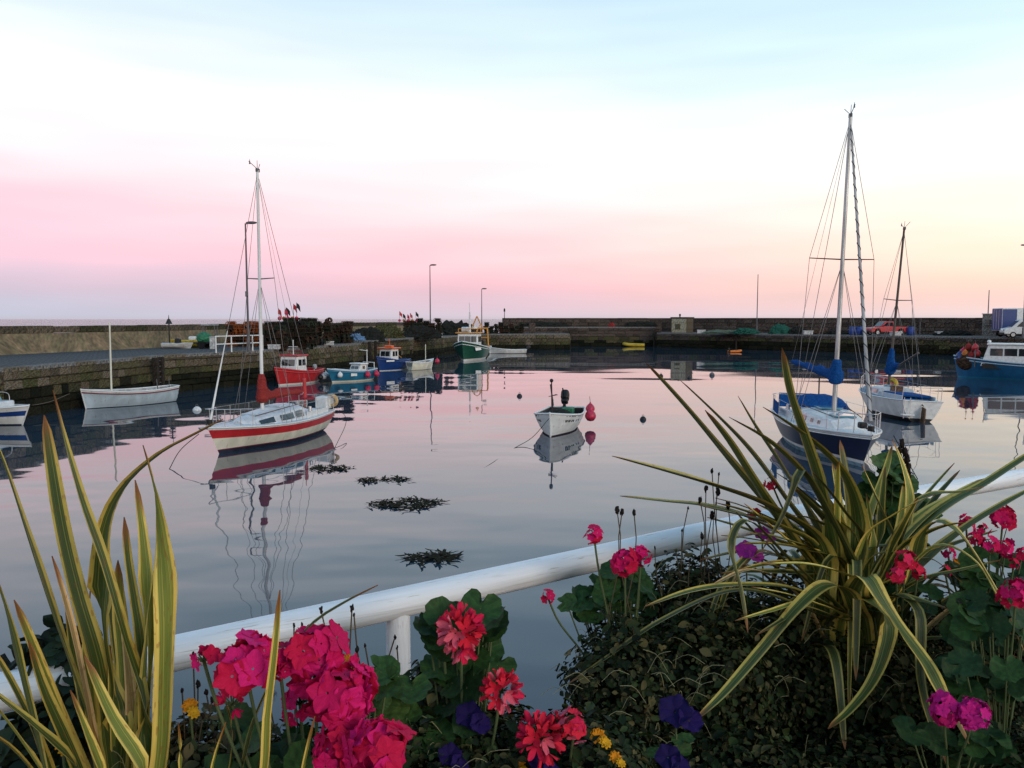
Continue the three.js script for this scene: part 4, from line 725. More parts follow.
stack('brown lobster creel in the last stacks left of the blue rope bundle', 'brown creels by the blue bundle', 333, 353, 67.6, 69, 2, 7, [M.brownNet, ...DK]);
stack('dark lobster creel in the stack below the tall lamp post', 'dark creels below the lamp post', 404, 442, 87, 88.4, 1, 8, DK);
stack('dark lobster creel in the row on the end of the inner quay', 'dark creels on the quay end', 484, 524, 114, 116, 1, 6, DK);
// heaps of netting
function heap(label, p, sx, sy, sz, m, name = 'fishing_net') {
  const g = new THREE.IcosahedronGeometry(1, 9), q = g.attributes.position, s = rr(0, 50);
  for (let i = 0; i < q.count; i++) { const v = V(q.getX(i), q.getY(i), q.getZ(i)); const k = 1 + 0.22 * PN.noise(v.x * 2 + s, v.y * 2, v.z * 2) + 0.26 * PN.noise(v.x * 6 + s, v.y * 6, v.z * 6) + 0.2 * PN.noise(v.x * 14, v.y * 14 + s, v.z * 14); q.setXYZ(i, v.x * k * sx, Math.max(-0.01, v.y * k) * sy, v.z * k * sz); }
  g.computeVertexNormals(); const o = single(name, uvm(g), m, label, 'net'); o.position.copy(p); return o;
}
heap('dark net heap under the blue bundle on the quay', onQuay(368, 73), 1.5, 1.2, 0.8, M.darkNet);
heap('mossy net heap between the blue bundle and the red buoys', onQuay(388, 80), 1.6, 1.5, 0.9, stoneMats.moss[0]);
heap('dark net heap on the quay edge left of the green trawler', onQuay(420, 85.2), 2.1, 1.25, 0.8, M.darkNet);
heap('dark net heap behind the trawler mast', onQuay(455, 103), 2.4, 1.6, 1.0, M.darkNet);
heap('brown net heap behind the orange gantry', onQuay(473, 114), 1.4, 0.9, 0.9, M.brownNet);
heap('pale green net heap right of the small hut', onQuay(722, 113.5), 3.0, 0.5, 0.9, mat(0.16, 0.22, 0.17, 0.95, stoneGrain, 3));
heap('flat green net heap on the outer pier left of the slim column', onQuay(745, 111.8), 1.6, 0.75, 0.8, M.greenNet);
heap('tall green net heap on the outer pier right of the slim column', onQuay(778, 110.5), 1.5, 1.2, 0.8, M.greenNet);
heap('black net heap beside the tall green one', onQuay(796, 110), 1.2, 0.95, 0.7, M.darkNet);
heap('brown net heap left of the big yacht mast', onQuay(815, 108), 2.0, 0.7, 0.8, M.brownNet);
heap('dark net heap behind the mast of the navy yacht', onQuay(836, 107), 1.6, 0.6, 0.8, M.darkNet);
heap('dark gear heap on the pier left of the grey kiosk', onQuay(950, 99.5), 2.2, 0.6, 0.8, M.darkNet);
heap('dark net heap behind the posts at the far parapet', at(545, 400, 126.5).setY(2.985), 3.6, 0.75, 0.7, M.darkNet);
heap('black net heap on the ledge of the entrance wall', at(640, 400, 126.5).setY(2.985), 2.6, 0.8, 0.7, M.darkNet);
heap('small red net bundle on the ledge of the entrance wall', at(611, 400, 126.3).setY(2.985), 0.5, 0.6, 0.4, M.redCloth);
heap('blue rope bundle on the quay edge above the fender posts', onQuay(356, 70), 0.9, 0.75, 0.6, M.skyBlue, 'rope_bundle');
heap('red buoy bundle on the quay below the marker flags', onQuay(396, 81.5), 0.8, 0.85, 0.5, M.redCloth, 'buoy_bundle');
// marker flags on canes
function markers(px, d, y, n, where) {
  const cols = [[M.red, 'red'], [M.black, 'black'], [M.pinkBuoy, 'pink'], [M.red, 'scarlet'], [M.black, 'tattered black']];
  for (let i = 0; i < n; i++) {
    const p = onQuay(px + (i - n / 2) * 4.2, d + (i % 2) * 0.5, QH + y), t = thing('marker_buoy', `${cols[i][1]} flag on a cane marker buoy ${where}`, 'marker', p, rr(-0.6, 0.6));
    const top = V(rr(-0.3, 0.3), 0.75 + rr(0, 0.6), rr(-0.1, 0.1));
    part('cane', rod([0, -y + 0.0, 0], top, 0.02, 0.014, 5), M.darkMast, t); part('float', ball(0.15, 0, 0.15, 0, 10), i % 2 ? M.orangeBuoy : M.pinkBuoy, t);
    const q = [], ix = []; for (let a = 0; a <= 5; a++) for (let b = 0; b <= 2; b++) { q.push(top.x + 0.3 * a / 5, top.y - 0.02 - 0.4 * b / 2 - 0.3 * (a / 5) ** 1.5, 0.05 * Math.sin(a * 1.6 + b)); if (a < 5 && b < 2) { const k = a * 3 + b; ix.push(k, k + 1, k + 3, k + 1, k + 4, k + 3); } }
    const g = new THREE.BufferGeometry(); g.setAttribute('position', new THREE.Float32BufferAttribute(q, 3)); g.setIndex(ix); g.computeVertexNormals(); part('flag', uvm(g), cols[i][0], t);
  }
}
markers(292, 60.6, 1.95, 5, 'above the dark creel stacks'); markers(411, 87, 1.75, 5, 'left of the tall lamp post');
// white handrail at the head of the steps
{
  const t = thing('handrail', 'white tubular handrail on the quay edge behind the yacht mast', 'railing');
  const P = [217.5, 233, 254, 264].map((x, i) => onQuay(x, 48.7 + i * 1.25));
  P.forEach(p => part('post', rod(p, p.clone().setY(QH + 1.02), 0.045, 0.045, 8), M.white, t));
  for (const hgt of [1.0, 0.52]) part('rail', rod(P[0].clone().setY(QH + hgt), P[3].clone().setY(QH + hgt), 0.04, 0.04, 8), M.white, t);
}
{ // ladder let into the quay wall behind the open boat
  const t = thing('ladder', 'dark iron ladder with timber stiles on the quay wall', 'ladder'), base = V(-19.62, 0, -44.7), d = V(-1.4, 0, 12.2).normalize();
  for (const s of [0, 0.9]) part('stile', rbox(0.3, 3.3, 0.24, 0, 0, 0, 0.03).rotateY(-0.1).translate(base.x + 0.1 + d.x * s * -1, 0.45, base.z + d.z * s), M.oldWood, t);
  for (let k = 0; k < 8; k++) part('rung', rod([base.x + 0.12, -0.2 + k * 0.3, base.z], [base.x + 0.12 - d.x * 0.9, -0.2 + k * 0.3, base.z + d.z * 0.9], 0.025), M.galv, t);
}
// small boats and gear parked on the road
{
  const t = thing('kayak', 'yellow plastic kayak lying on the quay road', 'kayak', onQuay(196, 57.6), 0.12);
  const hk = new Hull({ L: 3.2, B: 0.8, sheers: [0.62, 0.46, 0.6], draft: 0, rake: 0.2, ws: 0.1, tm: 0.5, em: 0.4, eb: 0.6 });
  part('hull', hk.skin(ab(0.0), fr(hk, 1), 0, 5), M.yellow, t); part('deck', hk.deck(0, 0.12), M.yellow, t); part('seat', rbox(0.5, 0.3, 0.5, -0.1, 0.66, 0, 0.1), M.white, t);
  const w = thing('tender', 'small white tender with a dark seat on the quay road left of the kayak', 'boat', onQuay(180, 56.2), 0.05);
  const hw = new Hull({ L: 2.1, B: 0.95, sheers: [0.42, 0.34, 0.36], draft: 0, rake: 0.2, ws: 0.75, em: 0.3 });
  part('hull', hw.skin(ab(0), fr(hw, 1), 0, 4), M.white, w); part('deck', hw.deck(0, 0.05), M.grp, w); part('seat', rbox(0.34, 0.4, 0.44, 0, 0.5, 0, 0.08), M.black, w);
  const g = thing('tarpaulin_heap', 'green tarpaulin over a trailer left of the white handrail', 'tarpaulin', onQuay(206, 55.8));
  { const q = new THREE.IcosahedronGeometry(1, 4), p = q.attributes.position; for (let i = 0; i < p.count; i++) { const k = 1 + 0.16 * PN.noise(p.getX(i) * 3, p.getY(i) * 3, p.getZ(i) * 3); p.setXYZ(i, p.getX(i) * k * 0.5, 0.72 + p.getY(i) * k * 0.42, p.getZ(i) * k * 0.5); } q.computeVertexNormals(); part('cover', uvm(q), M.greenTarp, g); }
  part('trailer_bed', rbox(1.2, 0.12, 0.9, 0, 0.4, 0, 0.03), M.black, g);
  for (const s of [1, -1]) part('wheel', new THREE.CylinderGeometry(0.26, 0.26, 0.16, 16).rotateX(Math.PI / 2).translate(0, 0.265, s * 0.55), M.rubber, g);
  const f = thing('stand', 'small flat topped steel stand by the green tarpaulin', 'stand', onQuay(212, 57.6));
  part('top', rbox(1.05, 0.07, 0.7, 0, 1.62, 0, 0.02), M.deckGrey, f); for (const x of [-0.42, 0.42]) for (const z of [-0.28, 0.28]) part('leg', rod([x, 0, z], [x, 1.6, z], 0.035), M.galv, f);
  const wb = thing('fish_box', 'tall white plastic bin left of the white handrail', 'box', onQuay(214.5, 54.6));
  part('bin', rbox(0.3, 0.78, 0.45, 0, 0.39, 0, 0.05), M.fishBox, wb); part('lid', rbox(0.34, 0.07, 0.5, 0, 0.82, 0, 0.03), M.fishBox, wb);
  const boxes = [[275.5, 54.4, 'white plastic fish box on the quay edge left of the red boat'], [437.5, 88.5, 'white fish box below the tall lamp post'], [806, 106.6, 'white fish box on the outer pier edge left of the navy yacht mast'], [893, 99.2, 'white fish box on the pier edge below the red pickup'], [700, 114.6, 'white fish box on the pier beside the small hut'], [330, 62.6, 'white fish box in front of the brown creels'], [938, 99.7, 'white sack on the pier right of the red pickup']];
  boxes.forEach(([px, d, lab]) => { const b = thing('fish_box', lab, 'box', onQuay(px, d), rr(-0.2, 0.2), 'fish boxes on the quays'); const s = d > 80 ? 1.35 : 0.85; part('tray', [box(0.82 * s, 0.04, 0.5 * s, 0, 0.03, 0), box(0.82 * s, 0.32 * s, 0.04, 0, 0.19 * s, 0.25 * s), box(0.82 * s, 0.32 * s, 0.04, 0, 0.19 * s, -0.25 * s), box(0.04, 0.32 * s, 0.46 * s, 0.39 * s, 0.19 * s, 0), box(0.04, 0.32 * s, 0.46 * s, -0.39 * s, 0.19 * s, 0)], M.fishBox, b); part('rim', box(0.9 * s, 0.04, 0.58 * s, 0, 0.36 * s, 0), M.white, b); });
  // a low shelter of stones with a slab, on the quay edge above the fenders
  const sl = thing('concrete_slab', 'pale concrete landing slab on the quay edge above the timber fenders', 'slab'); const a = onQuay(353, 69.2), b2 = onQuay(404, 82.5);
  part('slab', box(a.distanceTo(b2), 0.14, 1.2).rotateY(Math.atan2(-(b2.z - a.z), b2.x - a.x)).translate((a.x + b2.x) / 2 + 0.5, QH + 0.1, (a.z + b2.z) / 2), concrete, sl);
}
{ // hut on the outer pier
  const p = onQuay(681, 121), t = thing('hut', 'small square stone hut with a cream painted side on the outer pier', 'hut', p, -0.62);
  part('wall', [rbox(2.5, 2.15, 2.3, 0, 1.07, 0, 0.03)], stoneMats.dry[0], t); part('painted_side', box(2.3, 2.05, 0.05, 0, 1.06, 1.18), mat(0.55, 0.5, 0.36, 0.8, stoneGrain), t);
  part('roof', rbox(2.75, 0.16, 2.55, 0, 2.25, 0, 0.04), stoneMats.far[1], t); part('cowl', [rod([-0.4, 2.3, 0], [-0.4, 2.6, 0], 0.1, 0.1, 8), ball(0.17, -0.4, 2.65, 0, 8)], M.black, t);
  part('stain_panel', box(0.85, 0.8, 0.02, -0.2, 0.9, 1.217), mat(0.16, 0.14, 0.09, 0.9, stoneGrain), t);
}
// pale stone block standing on the quay end
single('stone_block', rbox(0.9, 1.5, 0.7, at(532, 400, 117).x, QH + 0.76, -117, 0.12), stoneMats.far[2], 'pale upright stone block on the end of the inner quay', 'block');
// vehicles
function wheel(parent, x, y, z, r) { const w = new THREE.Group(); w.name = 'wheel'; w.position.set(x, y, z); parent.add(w); part('tyre', new THREE.TorusGeometry(r * 0.74, r * 0.26, 10, 22), M.rubber, w); part('rim', new THREE.CylinderGeometry(r * 0.58, r * 0.58, 0.14, 16).rotateX(Math.PI / 2), M.steel, w); }
{
  const t = thing('pickup_truck', 'bright red pickup truck parked on the outer pier', 'truck', onQuay(883.5, 102.2), 0.16 + Math.PI);
  part('body', profile([[-2.55, 0.45], [-2.55, 1.05], [-0.55, 1.08], [0.95, 1.1], [1.2, 1.06], [2.4, 0.95], [2.6, 0.8], [2.6, 0.45], [2.15, 0.42], [2.0, 0.75], [1.7, 0.86], [1.4, 0.75], [1.25, 0.42], [-1.05, 0.42], [-1.2, 0.75], [-1.5, 0.86], [-1.8, 0.75], [-1.95, 0.42]], 1.72, 0.05), M.red, t);
  const cab = part('cab', profile([[-0.62, 1.05], [-0.55, 1.68], [-0.4, 1.74], [0.45, 1.74], [0.6, 1.7], [1.25, 1.06]], 1.52, 0.06), M.red, t);
  for (const s of [1, -1]) { part('side_window', profile([[-0.42, 1.16], [-0.38, 1.6], [0.05, 1.62], [0.05, 1.16]], 0.02, 0).translate(0, 0, s * 0.765), M.glass, cab); part('side_window', profile([[0.12, 1.16], [0.12, 1.62], [0.48, 1.6], [0.92, 1.16]], 0.02, 0).translate(0, 0, s * 0.765), M.glass, cab); part('headlight', rbox(0.1, 0.16, 0.34, 2.57, 0.78, s * 0.62, 0.03), M.paleGlass, t); part('mirror', rbox(0.1, 0.16, 0.18, 0.92, 1.2, s * 0.92, 0.03), M.black, cab); }
  part('windscreen', rbox(0.03, 0.74, 1.3, 0, 0, 0, 0.01).rotateZ(0.79).translate(0.935, 1.4, 0), M.glass, cab);
  part('bumper', [rbox(0.16, 0.2, 1.7, 2.66, 0.5, 0, 0.05), rbox(0.14, 0.16, 1.6, -2.6, 0.5, 0, 0.04)], M.black, t);
  for (const x of [1.7, -1.5]) for (const z of [0.8, -0.8]) wheel(t, x, 0.36, z, 0.36);
}
{
  const drum = (px, d, lab) => { const t = thing('plastic_drum', lab, 'drum', onQuay(px, d), 0); part('drum', new THREE.LatheGeometry([[0, 0], [0.42, 0], [0.46, 0.08], [0.46, 0.42], [0.49, 0.46], [0.46, 0.5], [0.46, 0.95], [0.4, 1.05], [0, 1.05]].map(a => new THREE.Vector2(...a)), 16), M.blueDrum, t); part('lid', new THREE.CylinderGeometry(0.3, 0.34, 0.06, 14).translate(0, 1.08, 0), M.black, t); };
  drum(850.5, 104.2, 'blue plastic drum left end beside the furled sail'); drum(857, 103.8, 'blue plastic drum nearest the front of the red pickup'); drum(908, 101.6, 'blue plastic drum just behind the tail of the red pickup');
  const p = onQuay(985.5, 97.5), k = thing('kiosk', 'narrow grey kiosk between the parapet end and the blue container', 'kiosk', p, -0.5);
  part('wall', rbox(1.4, 2.6, 1.6, 0, 1.3, 0, 0.03), mat(0.3, 0.29, 0.26, 0.8, stoneGrain), k); part('roof', rbox(1.6, 0.1, 1.8, 0, 2.66, 0, 0.03), M.deckGrey, k); part('window', box(0.9, 0.5, 0.03, 0.05, 1.7, 0.81), M.glass, k); part('counter', rbox(1.1, 0.06, 0.3, 0.05, 1.3, 0.94, 0.02), M.galv, k);
  const c = thing('lorry', 'white box lorry with a blue end parked at the right edge', 'lorry', onQuay(1007, 92.4), -0.12);
  part('box_body', rbox(6.2, 2.55, 2.4, 1.6, 2.0, 0, 0.03), M.white, c); const be = part('blue_end', rbox(0.05, 2.4, 2.3, -1.53, 2.0, 0, 0.01), M.darkBlue, c); for (const z of [-0.6, 0, 0.6]) part('lock_rod', rod([-1.57, 0.9, z], [-1.57, 3.1, z], 0.025), M.steel, be);
  part('blue_panel', box(1.5, 2.3, 0.02, -0.7, 2.0, 1.215), M.darkBlue, c); part('chassis', rbox(6.6, 0.25, 1.1, 1.6, 0.62, 0, 0.03), M.black, c); for (const x of [-0.6, 3.4]) for (const z of [1.0, -1.0]) wheel(c, x, 0.46, z, 0.46);
  const v = thing('van', 'white van parked in front of the box lorry', 'van', onQuay(1024, 88.2), Math.PI - 0.3);
  part('body', profile([[-2.4, 0.4], [-2.4, 1.85], [-2.2, 2.0], [0.7, 2.0], [1.0, 1.9], [1.75, 1.15], [2.4, 0.98], [2.5, 0.8], [2.5, 0.4]], 1.8, 0.08), M.white, v);
  part('windscreen', rbox(0.04, 0.98, 1.5, 0, 0, 0, 0.01).rotateZ(0.785).translate(1.42, 1.5, 0), M.glass, v); for (const s of [1, -1]) { part('side_window', profile([[0.15, 1.2], [0.15, 1.75], [0.8, 1.75], [1.3, 1.2]], 0.02, 0).translate(0, 0, s * 0.905), M.glass, v); part('headlight', rbox(0.1, 0.18, 0.34, 2.45, 0.85, s * 0.68, 0.03), M.paleGlass, v); }
  part('bumper', rbox(0.16, 0.26, 1.8, 2.5, 0.45, 0, 0.05), M.black, v); for (const x of [1.6, -1.5]) for (const z of [0.84, -0.84]) wheel(v, x, 0.34, z, 0.34);
}
// ------------------------------------------------------------------ afloat: buoys, mooring lines, weed
function buoy(px, py, r, m, label) {
  const d = (EYE - 0) / ((py - 319) / FOC), p = at(px, py, d); const t = thing('mooring_buoy', label, 'buoy', [p.x, 0, -d]);
  part('float', new THREE.LatheGeometry([[0, -r * 0.7], [r * 0.7, -r * 0.6], [r, -r * 0.1], [r * 0.93, r * 0.4], [r * 0.55, r * 0.85], [0.2 * r, r * 1.0], [0, r * 1.02]].map(a => new THREE.Vector2(...a)), 16), m, t); part('ring', new THREE.TorusGeometry(r * 0.28, r * 0.07, 6, 12).translate(0, r * 1.18, 0), M.galv, t);
}
buoy(519.5, 396.5, 0.15, M.black, 'small black mooring buoy left of the white clinker boat'); buoy(643, 420, 0.14, M.black, 'small black mooring buoy in open water right of the clinker boat'); buoy(197, 411, 0.2, M.white, 'white mooring buoy left of the red banded yacht'); buoy(661, 376, 0.16, M.black, 'far black buoy off the outer pier head'); buoy(712, 375, 0.2, M.galv, 'grey buoy left of the slim column reflection'); buoy(689, 378, 0.13, M.black, 'tiny black buoy between the two far ones');
{
  const line = (label, pts, r = 0.012, m = M.weedRope) => single('mooring_line', tube(pts, r, 40, 5), m, label, 'rope');
  const W = (px, py) => { const d = EYE / ((py - 319) / FOC); return at(px, py, d).setY(0.012); };
  line('dark mooring line running from the red banded yacht bow down to the water', [V(-9.35, 0.78, -23.85), V(-9.7, 0.4, -23.4), W(168, 471).setY(-0.05)]);
  line('dark line from the stern of the red banded yacht', [V(-6.55, 0.75, -30.4), V(-6.3, 0.55, -30.2), W(333, 452).setY(-0.05)], 0.01);
  line('mooring line from the bow of the white clinker boat', [V(1.3, 0.75, -27.9), V(0.7, 0.22, -27.0), W(515, 449), W(490, 466), W(465, 480).setY(-0.03)], 0.011);
  line('pale line from the open boat to the quay wall', [V(-20.2, 0.8, -36.6), V(-20.6, 0.52, -35.6), V(-21.0, 0.45, -34.4)], 0.012, M.rope);
  line('dark mooring line from the navy yacht bow', [V(10.35, 1.05, -21.65), V(10.55, 0.4, -21.2), V(10.7, -0.05, -20.9)], 0.012);
}
// floating weed: tangles of strap-like fronds lying on the water
{
  const frond = (() => { const p = [], ix = []; for (let i = 0; i <= 6; i++) { const f = i / 6, w = 0.022 * Math.sin(Math.PI * (0.12 + f * 0.86)) + 0.004; p.push(f * 0.36, 0.012 * Math.sin(f * 8), -w + 0.03 * Math.sin(f * 5), f * 0.36, 0.012 * Math.cos(f * 6), w + 0.03 * Math.sin(f * 5)); if (i < 6) ix.push(2 * i, 2 * i + 1, 2 * i + 2, 2 * i + 1, 2 * i + 3, 2 * i + 2); } const g = new THREE.BufferGeometry(); g.setAttribute('position', new THREE.Float32BufferAttribute(p, 3)); g.setIndex(ix); g.computeVertexNormals(); return g; })();
  const wm = new THREE.MeshPhysicalMaterial({ color: C(0.016, 0.015, 0.007), roughness: 0.8, specularIntensity: 0.15, side: THREE.DoubleSide });
  const patch = (label, px, py, wpx, hpx, n, tail) => {
    const d = EYE / ((py - 319) / FOC), c = at(px, py, d), sx = wpx / 2 * d / FOC, sz = hpx / 2 * d * d / (FOC * EYE), gs = [];
    for (let i = 0; i < n; i++) {
      let u = rr(-1, 1), v = rr(-1, 1) * (1 - 0.55 * Math.abs(u)); if (PN.noise(u * 3.2 + px, 1.5, v * 3) < 0.02) continue; if (tail && i % 9 === 0) { u = rr(-1.5, -0.9); v = rr(-0.3, 0.3); }
      const g = frond.clone(), s = rr(0.4, 0.9); g.scale(s, s, s * 1.6); g.rotateX(rr(-0.15, 0.15)); g.rotateZ(rr(-0.03, 0.03)); g.rotateY(rr(0, 6.28)); gs.push(g.translate(c.x + u * sx, 0.02 + rr(0, 0.025), -d + v * sz));
    }
    const o = single('floating_seaweed', gs, wm, label, 'seaweed', 'weed patches on the water'); return o;
  };
  patch('long thin patch of floating seaweed off the stern of the red banded yacht', 333, 470, 44, 8, 260, false); patch('small floating seaweed patch, upper of the pair mid harbour', 386, 482, 50, 7, 240, false);
  patch('largest floating seaweed patch in the middle of the water', 412, 506, 58, 14, 400, true); patch('floating seaweed patch just above the white railing', 431, 563, 40, 12, 210, false);
}

// ------------------------------------------------------------------ foreground: railing and flower bed
const railPaint = new THREE.MeshPhysicalMaterial({ color: C(0.8, 0.81, 0.82), roughness: 0.42, map: mottled(512, (u, v) => {
  const k = 246 + 12 * fbm(u, v, 9), chip = fbm(u, v, 46, 5) > 0.7 ? 1 : 0, s = Math.max(0, fbm(u, v, 30, 2) - 0.4) * 40; return [k - s * 0.9 - chip * 45, k - s - chip * 60, k - s * 1.1 - chip * 75];
}), bumpMap: grain, bumpScale: 0.0012 });
railPaint.map.repeat.set(3, 1);
{
  const t = thing('railing', 'thick white painted pipe railing running across the foreground', 'railing');
  const y = 3.64, bendA = alongRail(1.45, 0, y), bendB = V(2.55, y, -3.24);
  const pts = [alongRail(-3, 0, y), alongRail(-1.5, 0, y), alongRail(0, 0, y), alongRail(0.8, 0, y), bendA, bendA.clone().lerp(bendB, 0.35), bendB, bendB.clone().lerp(bendA, -1.4)];
  part('top_pipe', new THREE.TubeGeometry(new THREE.CatmullRomCurve3(pts, false, 'centripetal'), 160, 0.03, 24), railPaint, t);
  for (const s of [-1.6, 0.40, 3.0]) { const a = s < 2 ? alongRail(s, 0, 2.6) : V(2.2, 2.6, -3.04); part('post', rod(a, a.clone().setY(y - 0.01), 0.024, 0.024, 16), railPaint, t); }
  part('lower_pipe', rod(alongRail(-3, 0, 3.0), alongRail(1.45, 0, 3.0), 0.022, 0.022, 14), railPaint, t);
}
// ---- striped sword leaves
function leafTexture(kind, sd) {
  const w = 64, h = 512, cv = document.createElement('canvas'); cv.width = w; cv.height = h; const c = cv.getContext('2d'), im = c.createImageData(w, h);
  const cols = { green: [[62, 78, 34], [190, 166, 78]], yellow: [[112, 122, 52], [214, 186, 92]], tan: [[150, 124, 76], [214, 176, 122]], dull: [[48, 58, 28], [132, 124, 62]] }[kind];
  for (let y = 0; y < h; y++) for (let x = 0; x < w; x++) {
    const u = x / (w - 1), e = Math.min(u, 1 - u), along = 1 - y / h;
    const wob = 0.02 * PN.noise(along * 6, sd, 2), m = 1 - smooth(0.15 + wob, 0.21 + wob, e);
    let s = m; for (const [pos, wd, st] of [[0.3, 0.014, 0.75], [0.42, 0.01, 0.4], [0.62, 0.02, 0.6], [0.74, 0.012, 0.55], [0.25, 0.02, 0.35]]) s = Math.max(s, st * (1 - smooth(wd * 0.4, wd, Math.abs(u - pos - 0.01 * PN.noise(along * 4 + pos * 9, sd, 1)))));
    const fib = 1 + 0.10 * PN.noise(u * 42, along * 3, sd) + 0.08 * PN.noise(u * 12, along * 22, sd + 3); const dry = smooth(0.93, 0.995, along + 0.03 * PN.noise(u * 5, along * 20, sd)), spot = PN.noise(u * 9, along * 60, sd + 8) > 0.42 ? 0.7 : 0;
    const o = (y * w + x) * 4; for (let k = 0; k < 3; k++) { let v = lerp(cols[0][k], cols[1][k], s) * fib; v = lerp(v, [128, 76, 38][k], Math.max(dry * 0.9, spot * 0.5)); im.data[o + k] = clamp(v, 0, 255); } im.data[o + 3] = 255;
  }
  c.putImageData(im, 0, 0); const t = new THREE.CanvasTexture(cv); t.colorSpace = THREE.SRGBColorSpace; return t;
}
const bladeMats = {}; for (const [k, n] of [['green', 2], ['yellow', 2], ['tan', 1], ['dull', 2]]) bladeMats[k] = Array.from({ length: n }, (_, i) => new THREE.MeshPhysicalMaterial({ map: leafTexture(k, i * 7.7 + k.length), roughness: 0.5, specularIntensity: 0.6, side: THREE.DoubleSide }));
function blade(pts, width, o = {}) {
  const curve = new THREE.CatmullRomCurve3(pts, false, 'centripetal'), n = o.n || 26, p = [], uv = [], ix = [], fold = o.fold ?? 0.28, m = 6;
  const eye = V(0, EYE, 0), L = curve.getLength();
  for (let i = 0; i <= n; i++) {
    const f = i / n, q = curve.getPointAt(f), tg = curve.getTangentAt(f), face = eye.clone().sub(q).normalize().lerp(V(0, 1, 0), o.upness ?? 0.25).normalize();
    let side = tg.clone().cross(face).normalize(); const nrm = side.clone().cross(tg).normalize(); const tw = (o.twist || 0) * (f - 0.5) + (o.roll || 0); side.applyAxisAngle(tg, tw); nrm.applyAxisAngle(tg, tw);
    const s = 1 - f, prof = (o.base ?? 0.75) + (1 - (o.base ?? 0.75)) * smooth(0, 0.35, f), w = width * prof * Math.pow(clamp(s * 1.02), o.tip ?? 0.42) * 0.58 + 0.0006;
    const wav = (o.wavy ?? 0.05) * Math.sin(f * 17 + width * 900);
    for (let j = 0; j <= m; j++) { const u = j / m * 2 - 1, d = fold * w * (Math.abs(u) - 0.5) + wav * w * u + 0.0006 * Math.sin(j * 2.2); p.push(q.x + side.x * u * w + nrm.x * d, q.y + side.y * u * w + nrm.y * d, q.z + side.z * u * w + nrm.z * d); uv.push(j / m, f); if (i < n && j < m) { const a = i * (m + 1) + j; ix.push(a, a + 1, a + m + 1, a + 1, a + m + 2, a + m + 1); } }
  }
  const g = new THREE.BufferGeometry(); g.setAttribute('position', new THREE.Float32BufferAttribute(p, 3)); g.setAttribute('uv', new THREE.Float32BufferAttribute(uv, 2)); g.setIndex(ix); g.computeVertexNormals(); return g;
}
// px list runs from the tip down; the root is the plant's crown at soil level
function flax(label, root, list, spread, wide = 1.2, stem = 0) {
  const t = thing('flax_plant', label, 'plant', root);
  const crown = part('crown', new THREE.IcosahedronGeometry(1, 3).scale(spread * 0.8, 0.1 + stem * 0.6, spread * 0.8).translate(0, 0.03 + stem * 0.5, 0), mat(0.05, 0.045, 0.02, 0.9, stoneGrain, 4), t);
  list.forEach(([px, wpx, kind, d0, d1, opt = {}]) => {
    const n = px.length, pts = px.map(([x, y], i) => at(x, y, lerp(d1, d0, opt.noRoot ? i / (n - 1) : i / n)).sub(root)).reverse();   // d0 root-side distance, d1 at the tip
    const mid = (d0 + d1) / 2;
    if (!opt.noRoot) { const a = pts[0], r = V(rr(-1, 1) * spread, stem + 0.02, rr(-1, 1) * spread * 0.6); if (a.y > stem + 0.12) pts.unshift(r, r.clone().lerp(a, 0.5).add(V(0, 0.03, 0))); else pts.unshift(r); }
    part('leaf', blade(pts, wide * wpx * mid / FOC, { ...opt, n: 18 + n * 4 }), pick(bladeMats[kind]), t);
  });
  return t;
}
const leftRoot = at(118, 1000, 0.98).setY(3.2);
